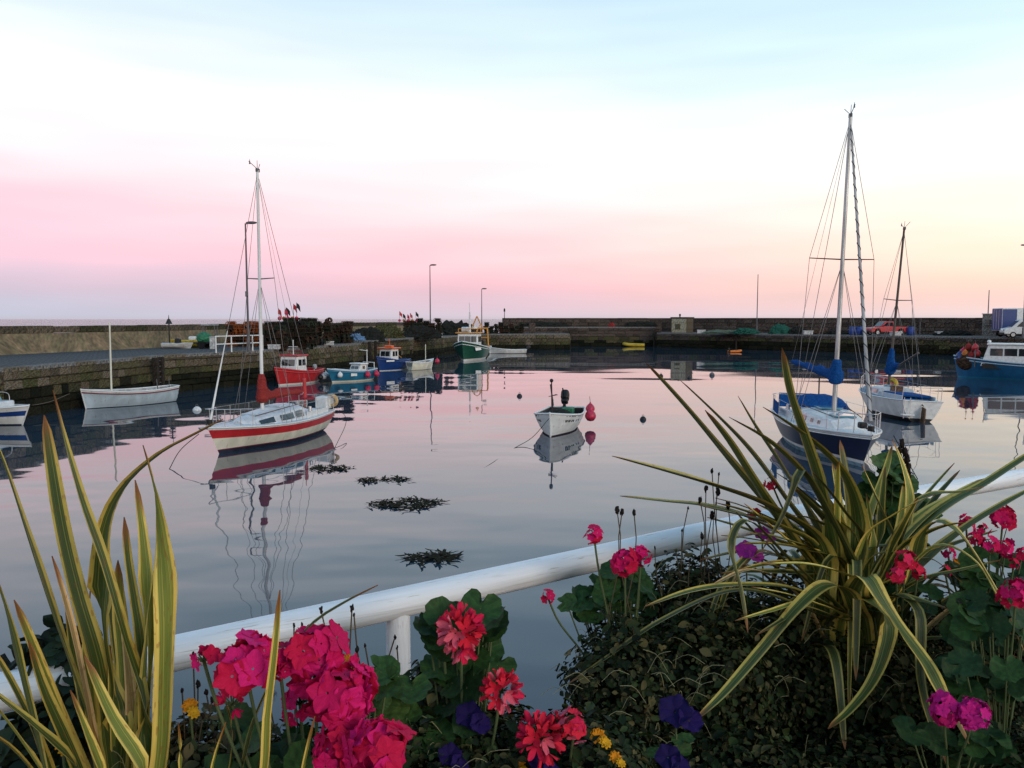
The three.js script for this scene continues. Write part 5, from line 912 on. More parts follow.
flax('tall striped green and yellow flax plant in the left foreground', leftRoot, [
  [[[-18, 410], [5, 465], [30, 540], [58, 625], [82, 695], [105, 768]], 27, 'green', 0.98, 0.92],
  [[[44, 415], [52, 470], [62, 530], [76, 590], [96, 660], [112, 740]], 27, 'green', 1.02, 1.04],
  [[[53, 390], [65, 440], [82, 500], [103, 560], [126, 640], [146, 710]], 26, 'green', 0.98, 0.96],
  [[[223, 419], [195, 434], [160, 453], [124, 486], [107, 520], [101, 570], [106, 640], [118, 720]], 25, 'green', 1.03, 1.0, { tip: 0.4, wavy: 0.02 }],
  [[[143, 445], [155, 490], [162, 540], [166, 600], [165, 680], [160, 768]], 27, 'yellow', 0.96, 0.94],
  [[[135, 480], [142, 530], [146, 580], [146, 640], [141, 740]], 19, 'yellow', 0.99, 1.0],
  [[[124, 517], [128, 560], [134, 600], [140, 640], [143, 720]], 17, 'green', 1.01, 1.02],
  [[[-10, 560], [8, 615], [22, 675], [38, 740], [60, 830]], 27, 'green', 0.95, 0.9],
  [[[-34, 668], [0, 697], [40, 730], [80, 772]], 24, 'green', 0.92, 0.85], [[[-20, 690], [0, 712], [25, 745], [52, 790]], 26, 'yellow', 0.9, 0.84], [[[-16, 730], [5, 742], [28, 765], [50, 800]], 16, 'green', 0.9, 0.86],
  [[[52, 556], [70, 620], [85, 690], [99, 768]], 21, 'tan', 0.95, 0.94], [[[84, 655], [113, 718], [146, 775]], 23, 'yellow', 0.9, 0.93],
  [[[110, 645], [112, 700], [116, 770]], 9, 'yellow', 1.02, 1.03], [[[178, 722], [181, 768], [178, 830]], 11, 'yellow', 0.97, 0.97], [[[14, 600], [34, 650], [58, 712], [84, 780]], 24, 'yellow', 0.98, 0.98], [[[28, 640], [44, 690], [66, 740], [90, 800]], 22, 'green', 0.94, 0.95], [[[172, 560], [170, 620], [168, 690], [166, 780]], 16, 'yellow', 1.0, 1.01], [[[118, 560], [120, 620], [126, 690], [130, 780]], 22, 'yellow', 1.05, 1.06], [[[-14, 640], [10, 680], [34, 730], [60, 800]], 20, 'green', 0.96, 0.94], [[[70, 690], [86, 730], [108, 790]], 20, 'yellow', 0.9, 0.9], [[[100, 520], [108, 580], [118, 650], [128, 740]], 18, 'green', 1.06, 1.08], [[[92, 575], [87, 640], [92, 720], [104, 790]], 16, 'yellow', 1.04, 1.05], [[[119, 600], [127, 660], [132, 720], [132, 790]], 13, 'tan', 1.03, 1.04],
  [[[150, 560], [152, 640], [148, 720], [144, 790]], 20, 'yellow', 1.0, 1.02], [[[66, 600], [74, 660], [88, 730], [104, 800]], 14, 'green', 1.05, 1.06],
  [[[280, 590], [275, 650], [268, 710], [258, 800]], 13, 'yellow', 0.9, 0.86, { wavy: 0.02 }], [[[378, 585], [345, 602], [312, 624], [282, 664], [256, 715], [236, 790]], 10, 'dull', 0.92, 1.0],
  [[[226, 722], [214, 760], [204, 820]], 8, 'yellow', 0.93, 0.92], [[[315, 716], [305, 760], [290, 830]], 11, 'yellow', 0.9, 0.88], [[[222, 690], [232, 730], [226, 790]], 9, 'dull', 0.95, 0.95],
], 0.06, 1.35);
const rightRoot = at(850, 640, 1.72).setY(3.2);
const R = (px, w, kind, d0 = 1.7, d1 = 1.62, opt) => [px, w, kind, d0, d1, opt];
const rightFlax = flax('wide striped flax plant with arching leaves in the right foreground', rightRoot, [
  R([[646, 363], [690, 412], [730, 461], [765, 503], [806, 556]], 26, 'green', 1.72, 1.66), R([[680, 380], [714, 412], [748, 448], [784, 496], [818, 548]], 20, 'green', 1.75, 1.75), R([[705, 410], [728, 440], [752, 478], [782, 524], [816, 570]], 22, 'green', 1.7, 1.6),
  R([[729, 417], [766, 439], [800, 470], [828, 508], [842, 560]], 22, 'green', 1.74, 1.68), R([[738, 396], [756, 427], [778, 460], [805, 505], [830, 560]], 21, 'green', 1.78, 1.8), R([[763, 407], [792, 426], [822, 450], [846, 478], [858, 520]], 16, 'green', 1.7, 1.6),
  R([[612, 456], [664, 470], [718, 486], [770, 506], [815, 538]], 27, 'green', 1.68, 1.55), R([[620, 496], [664, 501], [708, 506], [760, 522], [815, 560]], 15, 'green', 1.72, 1.7), R([[782, 348], [790, 392], [803, 432], [818, 478], [832, 540]], 17, 'green', 1.66, 1.6),
  R([[1062, 436], [1024, 458], [984, 484], [945, 506], [908, 538], [880, 580]], 16, 'green', 1.76, 1.8), R([[984, 487], [958, 492], [932, 494], [915, 505], [903, 532], [880, 580]], 13, 'green', 1.7, 1.7), R([[986, 478], [955, 496], [925, 514], [895, 545], [875, 590]], 20, 'yellow', 1.78, 1.82),
  R([[1012, 622], [996, 590], [976, 556], [955, 529], [938, 521], [924, 532], [915, 560], [895, 600]], 15, 'green', 1.66, 1.5), R([[861, 464], [872, 488], [884, 515], [897, 548], [890, 600]], 16, 'green', 1.68, 1.72), R([[892, 446], [886, 470], [873, 505], [863, 540], [865, 590]], 10, 'yellow', 1.74, 1.8),
  R([[892, 439], [903, 466], [910, 498], [905, 535], [885, 590]], 9, 'yellow', 1.76, 1.86), R([[1040, 484], [1000, 506], [962, 530], [925, 560], [890, 600]], 15, 'green', 1.7, 1.68), R([[762, 564], [806, 564], [843, 573], [868, 588]], 11, 'yellow', 1.6, 1.42),
  R([[696, 720], [724, 693], [760, 652], [800, 605], [826, 585], [846, 590], [856, 610]], 16, 'green', 1.6, 1.36), R([[828, 729], [850, 710], [872, 682], [885, 650], [888, 622], [870, 600]], 15, 'green', 1.56, 1.42), R([[969, 744], [944, 697], [928, 666], [907, 637], [882, 600], [866, 576], [856, 590]], 20, 'green', 1.58, 1.32, { wavy: 0.02 }),
  R([[948, 609], [918, 600], [895, 596], [880, 606]], 17, 'dull', 1.6, 1.48), R([[950, 772], [931, 722], [921, 680], [918, 610], [900, 595]], 9, 'dull', 1.58, 1.36), R([[1026, 655], [1000, 602], [974, 560], [940, 545], [900, 575]], 8, 'yellow', 1.64, 1.5),
  R([[644, 607], [690, 591], [734, 585], [790, 588], [840, 610]], 13, 'green', 1.62, 1.45), R([[748, 633], [741, 590], [731, 543], [745, 520], [790, 560], [840, 610]], 9, 'dull', 1.6, 1.45), R([[735, 621], [770, 611], [806, 602], [845, 615]], 8, 'yellow', 1.58, 1.42), R([[757, 635], [782, 620], [802, 607], [845, 620]], 8, 'dull', 1.56, 1.42),
  R([[567, 685], [609, 656], [662, 620], [740, 590], [820, 615]], 8, 'dull', 1.62, 1.5), R([[751, 587], [791, 595], [838, 612]], 7, 'yellow', 1.58, 1.46), R([[698, 505], [760, 520], [804, 535], [850, 556]], 15, 'dull', 1.7, 1.66), R([[763, 549], [781, 520], [796, 482], [800, 470]], 12, 'dull', 1.6, 1.58, { noRoot: false }), R([[736, 512], [752, 530], [775, 552], [830, 600]], 10, 'dull', 1.66, 1.6),
  R([[1000, 560], [960, 570], [920, 580], [880, 605]], 9, 'green', 1.66, 1.58), R([[905, 480], [902, 520], [893, 560], [872, 610]], 12, 'yellow', 1.8, 1.9), R([[840, 440], [846, 480], [852, 530], [856, 590]], 12, 'dull', 1.82, 1.9), R([[960, 470], [930, 505], [905, 545], [875, 600]], 10, 'dull', 1.84, 1.94), R([[700, 560], [745, 552], [795, 562], [845, 600]], 9, 'dull', 1.74, 1.7),
], 0.08, 1.42, 0.25);
for (let i = 0; i < 34; i++) {                                        // the fan of arching leaves, most of them leaning left over the railing or right
  const a = i % 3 === 2 ? rr(-1.25, -0.25) : rr(-2.95, -1.5), len = rr(90, 190) * (a < -1.5 && a > -2.9 ? 1.15 : 0.85), c = [rr(835, 885), rr(560, 590)], d1 = rr(1.5, 1.85), bend = rr(0.05, 0.35) * len;
  const P = f => { const x = c[0] + Math.cos(a) * len * f, y = c[1] + Math.sin(a) * len * f * 0.82 + bend * f * f; return at(x, y, lerp(1.7, d1, f)).sub(rightRoot); };
  part('leaf', blade([V(rr(-0.06, 0.06), 0.26, rr(-0.05, 0.05)), P(0.3), P(0.55), P(0.8), P(1)], rr(0.018, 0.03), { wavy: 0.04, roll: rr(-0.5, 0.5), n: 22 }), pick([...bladeMats.green, ...bladeMats.green, bladeMats.yellow[0], ...bladeMats.dull]), rightFlax);
}
for (let i = 0; i < 26; i++) {                                        // the thicket of older leaves about the crown
  const a = rr(0, 6.28), len = rr(0.2, 0.33), up = rr(0.05, 0.25), droop = rr(0.0, 0.28), r0 = V(rr(-0.09, 0.09), 0.27, rr(-0.07, 0.07)), d = V(Math.cos(a), 0, Math.sin(a));
  if (d.z > 0.3 && up > 0.3) continue;
  part('leaf', blade([r0, r0.clone().addScaledVector(d, len * 0.35).add(V(0, up * 0.7, 0)), r0.clone().addScaledVector(d, len * 0.75).add(V(0, up, 0)), r0.clone().addScaledVector(d, len * 1.1).add(V(0, up - droop, 0))].map(v => v), rr(0.012, 0.026), { wavy: 0.06 }), pick([...bladeMats.dull, bladeMats.green[0], bladeMats.tan[0]]), rightFlax);
}
// ---- geraniums, petunias, marigolds
const leafGreen = [C(0.035, 0.085, 0.022), C(0.05, 0.11, 0.028), C(0.026, 0.062, 0.02), C(0.075, 0.13, 0.035)].map((c, i) => new THREE.MeshPhysicalMaterial({ color: c, roughness: 0.62, specularIntensity: 0.35, side: THREE.DoubleSide, transmission: 0, map: mottled(128, (u, v) => { const r = Math.hypot(u - 0.5, v - 0.5) * 2, a = Math.atan2(v - 0.5, u - 0.5), vein = Math.abs(Math.sin(a * 3.5)) < 0.09 ? 30 : 0, zone = Math.exp(-Math.pow((r - 0.55) / 0.12, 2)) * 34 * (i % 2 ? 1 : 0.4), k = 205 + 40 * fbm(u, v, 9) + vein - zone; return [k, k + 6, k - 8]; }) }));
const geraniumLeaf = [0, 1, 2].map(s => {
  const p = [0, 0, 0], uv = [0.5, 0.5], ix = [], nr = 4, na = 28;
  for (let j = 1; j <= nr; j++) for (let i = 0; i < na; i++) { const a = i / na * 2 * Math.PI, f = j / nr, notch = 1 - 0.8 * Math.exp(-Math.pow((((a + Math.PI) % (2 * Math.PI)) - Math.PI) / 0.22, 2)) * f; const sc = (1 + 0.10 * Math.abs(Math.cos(a * 3.5 + s)) - 0.05 + 0.035 * Math.sin(a * 17 + s)) * notch, r = f * sc; p.push(Math.cos(a) * r, 0.16 * f * f + 0.09 * f * f * Math.sin(a * 3.5 + s) + 0.05 * f * f * Math.sin(a * 9 + s * 2) - 0.05, Math.sin(a) * r); uv.push(0.5 + Math.cos(a) * f / 2, 0.5 + Math.sin(a) * f / 2); }
  for (let i = 0; i < na; i++) ix.push(0, 1 + (i + 1) % na, 1 + i);
  for (let j = 0; j < nr - 1; j++) for (let i = 0; i < na; i++) { const a = 1 + j * na + i, b = 1 + j * na + (i + 1) % na; ix.push(a, b, a + na, b, b + na, a + na); }
  const g = new THREE.BufferGeometry(); g.setAttribute('position', new THREE.Float32BufferAttribute(p, 3)); g.setAttribute('uv', new THREE.Float32BufferAttribute(uv, 2)); g.setIndex(ix); g.computeVertexNormals(); return g;
});
function petalGeo(n, round, cup, wav) {                               // one flower of n petals, radius 1, facing +y
  const gs = [];
  for (let k = 0; k < n; k++) {
    const p = [], uv = [], ix = [], a0 = k / n * 2 * Math.PI + 0.1 * Math.sin(k * 5), nu = 6, nv = 6;
    for (let i = 0; i <= nu; i++) for (let j = 0; j <= nv; j++) { const f = i / nu, u = j / nv * 2 - 1, w = round * Math.pow(Math.sin(Math.PI * (0.07 + 0.72 * f)), 0.8), r = 0.06 + f * (0.94 - 0.24 * u * u * f + 0.02 * Math.cos(u * 7 + k)); const x = r, z = u * w, y = cup * Math.pow(f, 1.3) - 0.14 * f * f * f + wav * f * Math.sin(u * 5 + k) + 0.06 * u * u * f + k % 2 * 0.03; p.push(x * Math.cos(a0) - z * Math.sin(a0), y, x * Math.sin(a0) + z * Math.cos(a0)); uv.push(f, (u + 1) / 2); if (i < nu && j < nv) { const b = i * (nv + 1) + j; ix.push(b, b + 1, b + nv + 1, b + 1, b + nv + 2, b + nv + 1); } }
    const g = new THREE.BufferGeometry(); g.setAttribute('position', new THREE.Float32BufferAttribute(p, 3)); g.setAttribute('uv', new THREE.Float32BufferAttribute(uv, 2)); g.setIndex(ix); g.computeVertexNormals(); gs.push(g);
  }
  return join(gs);
}
const florets = [petalGeo(5, 0.43, 0.22, 0.05), petalGeo(5, 0.40, 0.38, 0.07), petalGeo(5, 0.46, 0.12, 0.07)], budFlower = petalGeo(4, 0.34, 1.1, 0.05), petunia = petalGeo(5, 0.66, 0.35, 0.14), marigold = join([petalGeo(9, 0.3, 0.15, 0.08), petalGeo(7, 0.3, 0.5, 0.08).scale(0.7, 0.7, 0.7)]);
const petalMap = sd => mottled(128, (u, v) => { const s = 1 + 0.10 * PN.noise(v * 26, u * 3, sd) + 0.08 * PN.noise(v * 6, u * 6, sd), c = 255 * s * 0.92; return [c, c, c]; });
const pm = petalMap(1);
const petal = (r, g, b, rough = 0.75) => new THREE.MeshPhysicalMaterial({ color: C(r, g, b), roughness: rough, map: pm, side: THREE.DoubleSide, specularIntensity: 0.3 });
const crimson = [petal(0.66, 0.008, 0.115), petal(0.56, 0.006, 0.085), petal(0.72, 0.012, 0.16), petal(0.6, 0.008, 0.06)], scarlet = [petal(0.62, 0.012, 0.05), petal(0.5, 0.008, 0.04), petal(0.68, 0.02, 0.09)], coral = [petal(0.7, 0.02, 0.05), petal(0.66, 0.015, 0.07), petal(0.74, 0.12, 0.18)], magenta = [petal(0.42, 0.03, 0.36), petal(0.5, 0.06, 0.42)], violet = [petal(0.012, 0.005, 0.06), petal(0.016, 0.006, 0.075)], amber = [petal(0.72, 0.26, 0.01), petal(0.7, 0.36, 0.015)];
const stemMat = mat(0.075, 0.10, 0.035, 0.7, null), dryStem = mat(0.10, 0.075, 0.045, 0.9, null), seedMat = mat(0.022, 0.016, 0.014, 0.9, null), strawMat = mat(0.28, 0.25, 0.13, 0.85, null);
const soilUnder = p => V(p.x, 3.2, p.z);
function head(parent, root, c, r, mats, geo, n, fr2 = 0.42, face = 0.55) {     // an umbel: florets over a dome that looks up and towards the path
  const g = new THREE.Group(); g.name = 'flower_head'; g.position.copy(c).sub(root); parent.add(g);
  const look = V(0, EYE, 0).sub(c).normalize().lerp(V(0, 1, 0), 1 - face).normalize(), q0 = new THREE.Quaternion().setFromUnitVectors(V(0, 1, 0), look);
  for (let i = 0; i < n; i++) {
    const k = (i + 0.5) / n, th = i * 2.39996, ph = Math.acos(1 - k * 1.25), dir = V(Math.sin(ph) * Math.cos(th), Math.cos(ph), Math.sin(ph) * Math.sin(th)).applyQuaternion(q0);
    const f = part('floret', Array.isArray(geo) ? pick(geo) : geo, pick(mats), g), s = r * fr2 * rr(0.72, 1.1);
    f.position.copy(dir.clone().multiplyScalar(r * rr(0.5, 0.92))); f.quaternion.setFromUnitVectors(V(0, 1, 0), dir.clone().add(V(rr(-0.36, 0.36), rr(-0.36, 0.36), rr(-0.36, 0.36))).normalize()); f.rotateY(rr(0, 6.28)); f.scale.set(s, s, s);
  }
  part('pedicels', Array.from({ length: 10 }, (_, i) => { const a = i * 2.4, d = V(Math.cos(a) * 0.6, 0.5, Math.sin(a) * 0.6).normalize().applyQuaternion(q0).multiplyScalar(r * 0.6); return rod(look.clone().multiplyScalar(-r * 0.35), d, 0.0012, 0.001, 4); }), stemMat, g);
  return look;
}
function geranium(label, rootPx, rootD, heads, leaves, opt = {}) {
  const root = at(rootPx, 600, rootD).setY(3.2), t = thing('geranium', label, 'flower', root), mats = opt.mats || crimson;
  const crown = V(0, 0.12, 0);
  part('main_stem', [rod([0, 0, 0], crown, 0.009, 0.007, 7)], dryStem, t);
  heads.forEach(([px, py, rp, d, n, geo = florets, fr2, m2, face]) => {
    const c = at(px, py, d), r = rp * d / FOC, look = head(t, root, c, r, m2 || mats, geo, n, fr2, face), e = c.clone().addScaledVector(look, -r * 0.35).sub(root);
    part('flower_stalk', tube([crown, crown.clone().lerp(e, 0.5).add(V(0, 0.02, 0.0)), e.clone().lerp(crown, 0.12).add(V(0, -0.01, 0)), e], 0.0022, 16, 5), stemMat, t);
  });
  leaves.forEach(([px, py, rp, d, tone = 0]) => {
    const c = at(px, py, d).sub(root), r = rp * d / FOC, l = part('leaf', pick(geraniumLeaf), leafGreen[tone], t); l.position.copy(c);
    const n = V(rr(-0.55, 0.55), rr(0.5, 1.1), rr(0.1, 0.8)).normalize(); l.quaternion.setFromUnitVectors(V(0, 1, 0), n); l.rotateY(rr(0, 6.28)); l.scale.set(r, r, r);
    part('leaf_stalk', tube([crown, crown.clone().lerp(c, 0.6).add(V(0, -0.015, 0)), c], 0.0016, 10, 4), stemMat, t);
  });
  return t;
}
const around = (list) => list.flatMap(([px, py, w, h, n, r0, r1, d0, d1, tones]) => Array.from({ length: n }, () => { const a = rr(0, 6.28), k = Math.sqrt(rnd()); return [px + Math.cos(a) * k * w, py + Math.sin(a) * k * h, rr(r0, r1), rr(d0, d1), pick(tones)]; }));
geranium('geranium with big crimson pink flower heads beside the left flax', 320, 0.95, [
  [246, 664, 33, 0.92, 17, florets, 0.56], [314, 658, 37, 0.96, 20, florets, 0.52], [340, 700, 37, 0.93, 19, florets, 0.53], [378, 750, 37, 0.88, 18, florets, 0.55], [204, 659, 13, 0.93, 3, florets, 1.0], [358, 688, 27, 0.97, 12, florets, 0.58], [280, 664, 18, 0.95, 7, florets, 0.7], [232, 702, 18, 0.95, 5, budFlower, 0.5], [300, 700, 24, 0.99, 8, florets, 0.55], [335, 750, 26, 0.9, 10, florets, 0.6]],
  around([[300, 790, 110, 34, 22, 22, 34, 0.92, 1.05, [0, 1, 2]], [250, 740, 60, 24, 8, 16, 24, 0.98, 1.06, [0, 2]], [392, 700, 26, 34, 9, 15, 23, 1.0, 1.1, [3, 3, 1]]]));
geranium('geranium with one pale striped red flower head in front of the dark green leaves', 462, 1.12, [[461, 633, 20, 1.1, 20, budFlower, 0.55, coral, 0.75], [500, 690, 17, 1.06, 14, budFlower, 0.6, coral, 0.6]],
  around([[462, 628, 34, 24, 16, 17, 24, 1.13, 1.2, [2, 2, 0]], [466, 668, 36, 24, 12, 15, 22, 1.12, 1.2, [2, 0]], [440, 740, 50, 30, 14, 16, 24, 1.08, 1.18, [0, 1, 2]]]), { mats: coral });
geranium('low geranium with two coral pink flower heads by the yellow marigold', 545, 1.12, [[539, 738, 19, 1.05, 14, budFlower, 0.62, coral, 0.6], [574, 727, 17, 1.06, 13, florets, 0.5, coral, 0.7], [556, 722, 9, 1.08, 5, budFlower, 0.7, coral, 0.6]], around([[545, 765, 60, 22, 16, 13, 20, 1.05, 1.16, [0, 2, 2]]]), { mats: coral });
geranium('geranium with three small pink heads poking above the railing', 628, 1.62, [[594, 535, 10, 1.6, 9, florets, 0.65, crimson, 0.8], [625, 562, 15, 1.58, 15, florets, 0.55, crimson, 0.85], [641, 556, 11, 1.6, 10, florets, 0.6, crimson, 0.8], [548, 597, 8, 1.6, 6, florets, 0.7, crimson, 0.8], [444, 0, 0, 0, 0]].filter(h => h[2]),
  around([[622, 590, 24, 22, 14, 12, 17, 1.62, 1.72, [1, 1, 0]], [590, 604, 24, 12, 8, 11, 16, 1.62, 1.7, [1, 0]], [640, 620, 40, 30, 14, 11, 16, 1.64, 1.74, [0, 2]]]));
geranium('geranium with a red head inside the right flax leaves', 900, 1.72, [[905, 562, 11, 1.56, 9, florets, 0.6, scarlet, 0.8], [897, 575, 9, 1.55, 7, florets, 0.65, scarlet, 0.8], [918, 572, 8, 1.56, 6, florets, 0.7, scarlet, 0.8], [772, 484, 7, 1.75, 5, florets, 0.7, scarlet, 0.8], [754, 514, 7, 1.72, 5, florets, 0.7, scarlet, 0.8], [856, 530, 5, 1.75, 4, florets, 0.8, scarlet, 0.8]], around([[900, 600, 34, 22, 12, 11, 15, 1.6, 1.72, [2, 0]]]), { mats: scarlet });
geranium('leafy green geranium rising behind the right flax above the railing', 885, 1.98, [], around([[888, 482, 22, 26, 22, 12, 16, 1.92, 2.04, [1, 1, 3]], [862, 505, 20, 12, 10, 11, 15, 1.92, 2.02, [0, 1]], [925, 508, 16, 10, 8, 10, 14, 1.94, 2.02, [1, 0]], [895, 530, 40, 16, 14, 11, 15, 1.9, 2.0, [0, 2]]]));
geranium('geranium with many small crimson heads at the right edge', 990, 1.75, [[1003, 518, 13, 1.72, 12, florets, 0.6], [990, 545, 10, 1.7, 8, florets, 0.65], [1005, 548, 9, 1.7, 7, florets, 0.65], [966, 523, 8, 1.72, 5, florets, 0.7], [982, 530, 7, 1.72, 5, florets, 0.7], [975, 540, 8, 1.7, 5, florets, 0.7], [948, 553, 7, 1.7, 5, florets, 0.7], [945, 571, 6, 1.68, 4, florets, 0.7], [1022, 555, 7, 1.7, 5, florets, 0.7], [1014, 564, 5, 1.68, 4, florets, 0.8]], around([[985, 575, 42, 18, 14, 11, 15, 1.66, 1.78, [0, 1, 2]]]));
geranium('geranium with one large crimson head on the right picture border', 1010, 1.45, [[1016, 595, 16, 1.4, 13, florets, 0.6]], around([[990, 625, 40, 26, 18, 13, 19, 1.42, 1.56, [0, 0, 2]], [985, 680, 44, 26, 18, 14, 20, 1.36, 1.5, [0, 2]]]));
geranium('geranium with two magenta heads low in the right corner', 958, 1.36, [[945, 712, 19, 1.32, 17, florets, 0.5, [petal(0.52, 0.01, 0.13), petal(0.6, 0.012, 0.2)]], [972, 714, 19, 1.3, 17, florets, 0.5, [petal(0.62, 0.012, 0.22), petal(0.66, 0.02, 0.28)]]], around([[960, 745, 60, 26, 16, 14, 20, 1.32, 1.42, [0, 2]]]));
function bloom(name, label, list, geo, mats, cat) {
  list.forEach(([px, py, rp, d, lab]) => {
    const c = at(px, py, d), root = soilUnder(c), t = thing(name, lab || label, cat, root), r = rp * d / FOC, e = c.clone().sub(root), look = V(0, EYE, 0).sub(c).normalize().lerp(V(0, 1, 0), 0.4).normalize();
    const f = part('bloom', geo, mats[0], t); f.position.copy(e); f.quaternion.setFromUnitVectors(V(0, 1, 0), look); f.scale.setScalar(r); f.rotateY(rr(0, 6));
    const f2 = part('bloom', geo, mats[1 % mats.length], t); f2.position.copy(e).add(V(r * 0.75, -r * 0.35, 0.01)); f2.quaternion.setFromUnitVectors(V(0, 1, 0), look.clone().add(V(0.4, 0.1, 0)).normalize()); f2.scale.setScalar(r * 0.8);
    part('stem', tube([[0, 0, 0], [0.01, e.y * 0.5, 0], e.clone().addScaledVector(look, -r * 0.1)], 0.0018, 10, 5), stemMat, t);
    for (let k = 0; k < 6; k++) { const l = part('leaf', pick(geraniumLeaf), leafGreen[pick([0, 2])], t); l.position.set(e.x + rr(-0.05, 0.05), e.y * rr(0.55, 0.9), e.z + rr(-0.05, 0.03)); l.rotation.set(rr(-0.3, 0.9), rr(0, 6), rr(-0.5, 0.5)); l.scale.set(0.012, 0.014, 0.022); }
  });
}
bloom('petunia', '', [[675, 712, 18, 1.24, 'dark violet petunia in the middle of the right ground cover'], [469, 716, 15, 1.08, 'dark violet petunia under the pale striped geranium head'], [450, 756, 13, 1.05, 'dark violet petunia at the bottom beside the crimson geranium'], [541, 764, 13, 1.04, 'dark violet petunia at the bottom below the coral geranium'], [668, 758, 14, 1.18, 'dark violet petunia at the bottom of the right ground cover']], petunia, violet, 'flower');
bloom('petunia', '', [[746, 551, 11, 1.7, 'pinkish purple petunia left of the right flax crown'], [762, 534, 8, 1.72, 'small purple petunia tucked into the right flax leaves']], petunia, magenta, 'flower');
bloom('marigold', '', [[598, 736, 9, 1.08, 'orange yellow marigold right of the coral geranium'], [190, 706, 9, 1.02, 'yellow marigold left of the crimson geranium below the railing'], [62, 744, 8, 1.06, 'yellow marigold behind the left flax leaves'], [520, 764, 6, 1.06, 'small yellow marigold at the bottom edge'], [348, 660, 7, 1.02, 'small orange marigold behind the crimson heads'], [960, 566, 10, 1.72, 'amber leafed marigold between the pink geraniums on the right'], [615, 757, 7, 1.06, 'tiny yellow marigold at the bottom right of the coral geranium']], marigold, amber, 'flower');
// dried flower stalks
function dried(label, list) {
  const first = at(list[0][0], list[0][1], list[0][2]), root = soilUnder(first), t = thing('dried_flower_stalks', label, 'plant', root), seeds = [];
  list.forEach(([px, py, d, s = 4]) => { const e = at(px, py, d).sub(root), b = V(e.x * 0.6 + rr(-0.02, 0.02), 0, e.z * 0.6); part('stalk', tube([b, b.clone().lerp(e, 0.55).add(V(rr(-0.03, 0.03), 0, rr(-0.02, 0.02))), b.clone().lerp(e, 0.85).add(V(rr(-0.014, 0.014), 0.01, 0)), e], 0.0011, 12, 4), dryStem, t); const g = new THREE.IcosahedronGeometry(s * 0.5 * d / FOC, 2); const p = g.attributes.position; for (let i = 0; i < p.count; i++) { const k = 1 + 0.9 * PN.noise(p.getX(i) * 420 + px, p.getY(i) * 420, p.getZ(i) * 420); p.setXYZ(i, p.getX(i) * k * 0.85, p.getY(i) * k * 1.7, p.getZ(i) * k); } part('seed_head', g.translate(e.x, e.y, e.z), seedMat, t); });
}
dried('dried brown flower stalks left of the crimson geranium', [[193, 654, 1.05, 3], [182, 690, 1.04, 3], [198, 684, 1.06, 5], [206, 692, 1.06, 4], [188, 712, 1.02, 3], [212, 700, 1.05, 4], [203, 716, 1.03, 4], [222, 716, 1.04, 4], [196, 728, 1.03, 4], [215, 735, 1.02, 4]]);
dried('thin dark seed stalks in front of the railing behind the crimson heads', [[321, 610, 1.12, 4], [294, 626, 1.1, 3], [302, 624, 1.1, 3], [352, 608, 1.14, 4], [354, 615, 1.14, 3], [338, 628, 1.12, 5], [266, 638, 1.06, 3], [357, 650, 1.12, 4], [365, 645, 1.14, 3], [395, 637, 1.2, 3], [397, 648, 1.2, 3]]);
dried('spent red geranium stalks above the railing', [[617, 510, 1.6, 5], [634, 513, 1.6, 4], [622, 512, 1.61, 4]]);
dried('dead dark flower stalks left of the right flax', [[712, 471, 1.74, 3], [719, 474, 1.74, 2], [706, 488, 1.74, 4], [718, 492, 1.74, 5], [700, 500, 1.72, 4], [728, 505, 1.72, 5], [712, 515, 1.72, 5], [688, 508, 1.76, 2], [682, 530, 1.74, 2], [702, 536, 1.72, 4], [690, 560, 1.7, 3], [676, 552, 1.74, 2], [668, 566, 1.74, 2], [655, 548, 1.76, 2], [662, 580, 1.72, 2], [708, 570, 1.68, 3]]);
dried('dark seed spike behind the right flax above the railing', [[902, 444, 2.02, 5], [905, 452, 2.02, 6], [907, 460, 2.02, 6], [908, 468, 2.02, 6], [909, 476, 2.02, 5], [900, 450, 2.02, 4]]);
dried('dried seed stalks at the right edge among the pink geraniums', [[1008, 524, 1.74, 3], [1000, 556, 1.7, 3], [1018, 580, 1.66, 3], [986, 566, 1.7, 3], [1012, 540, 1.74, 2], [1020, 600, 1.6, 3], [995, 590, 1.64, 3]]);
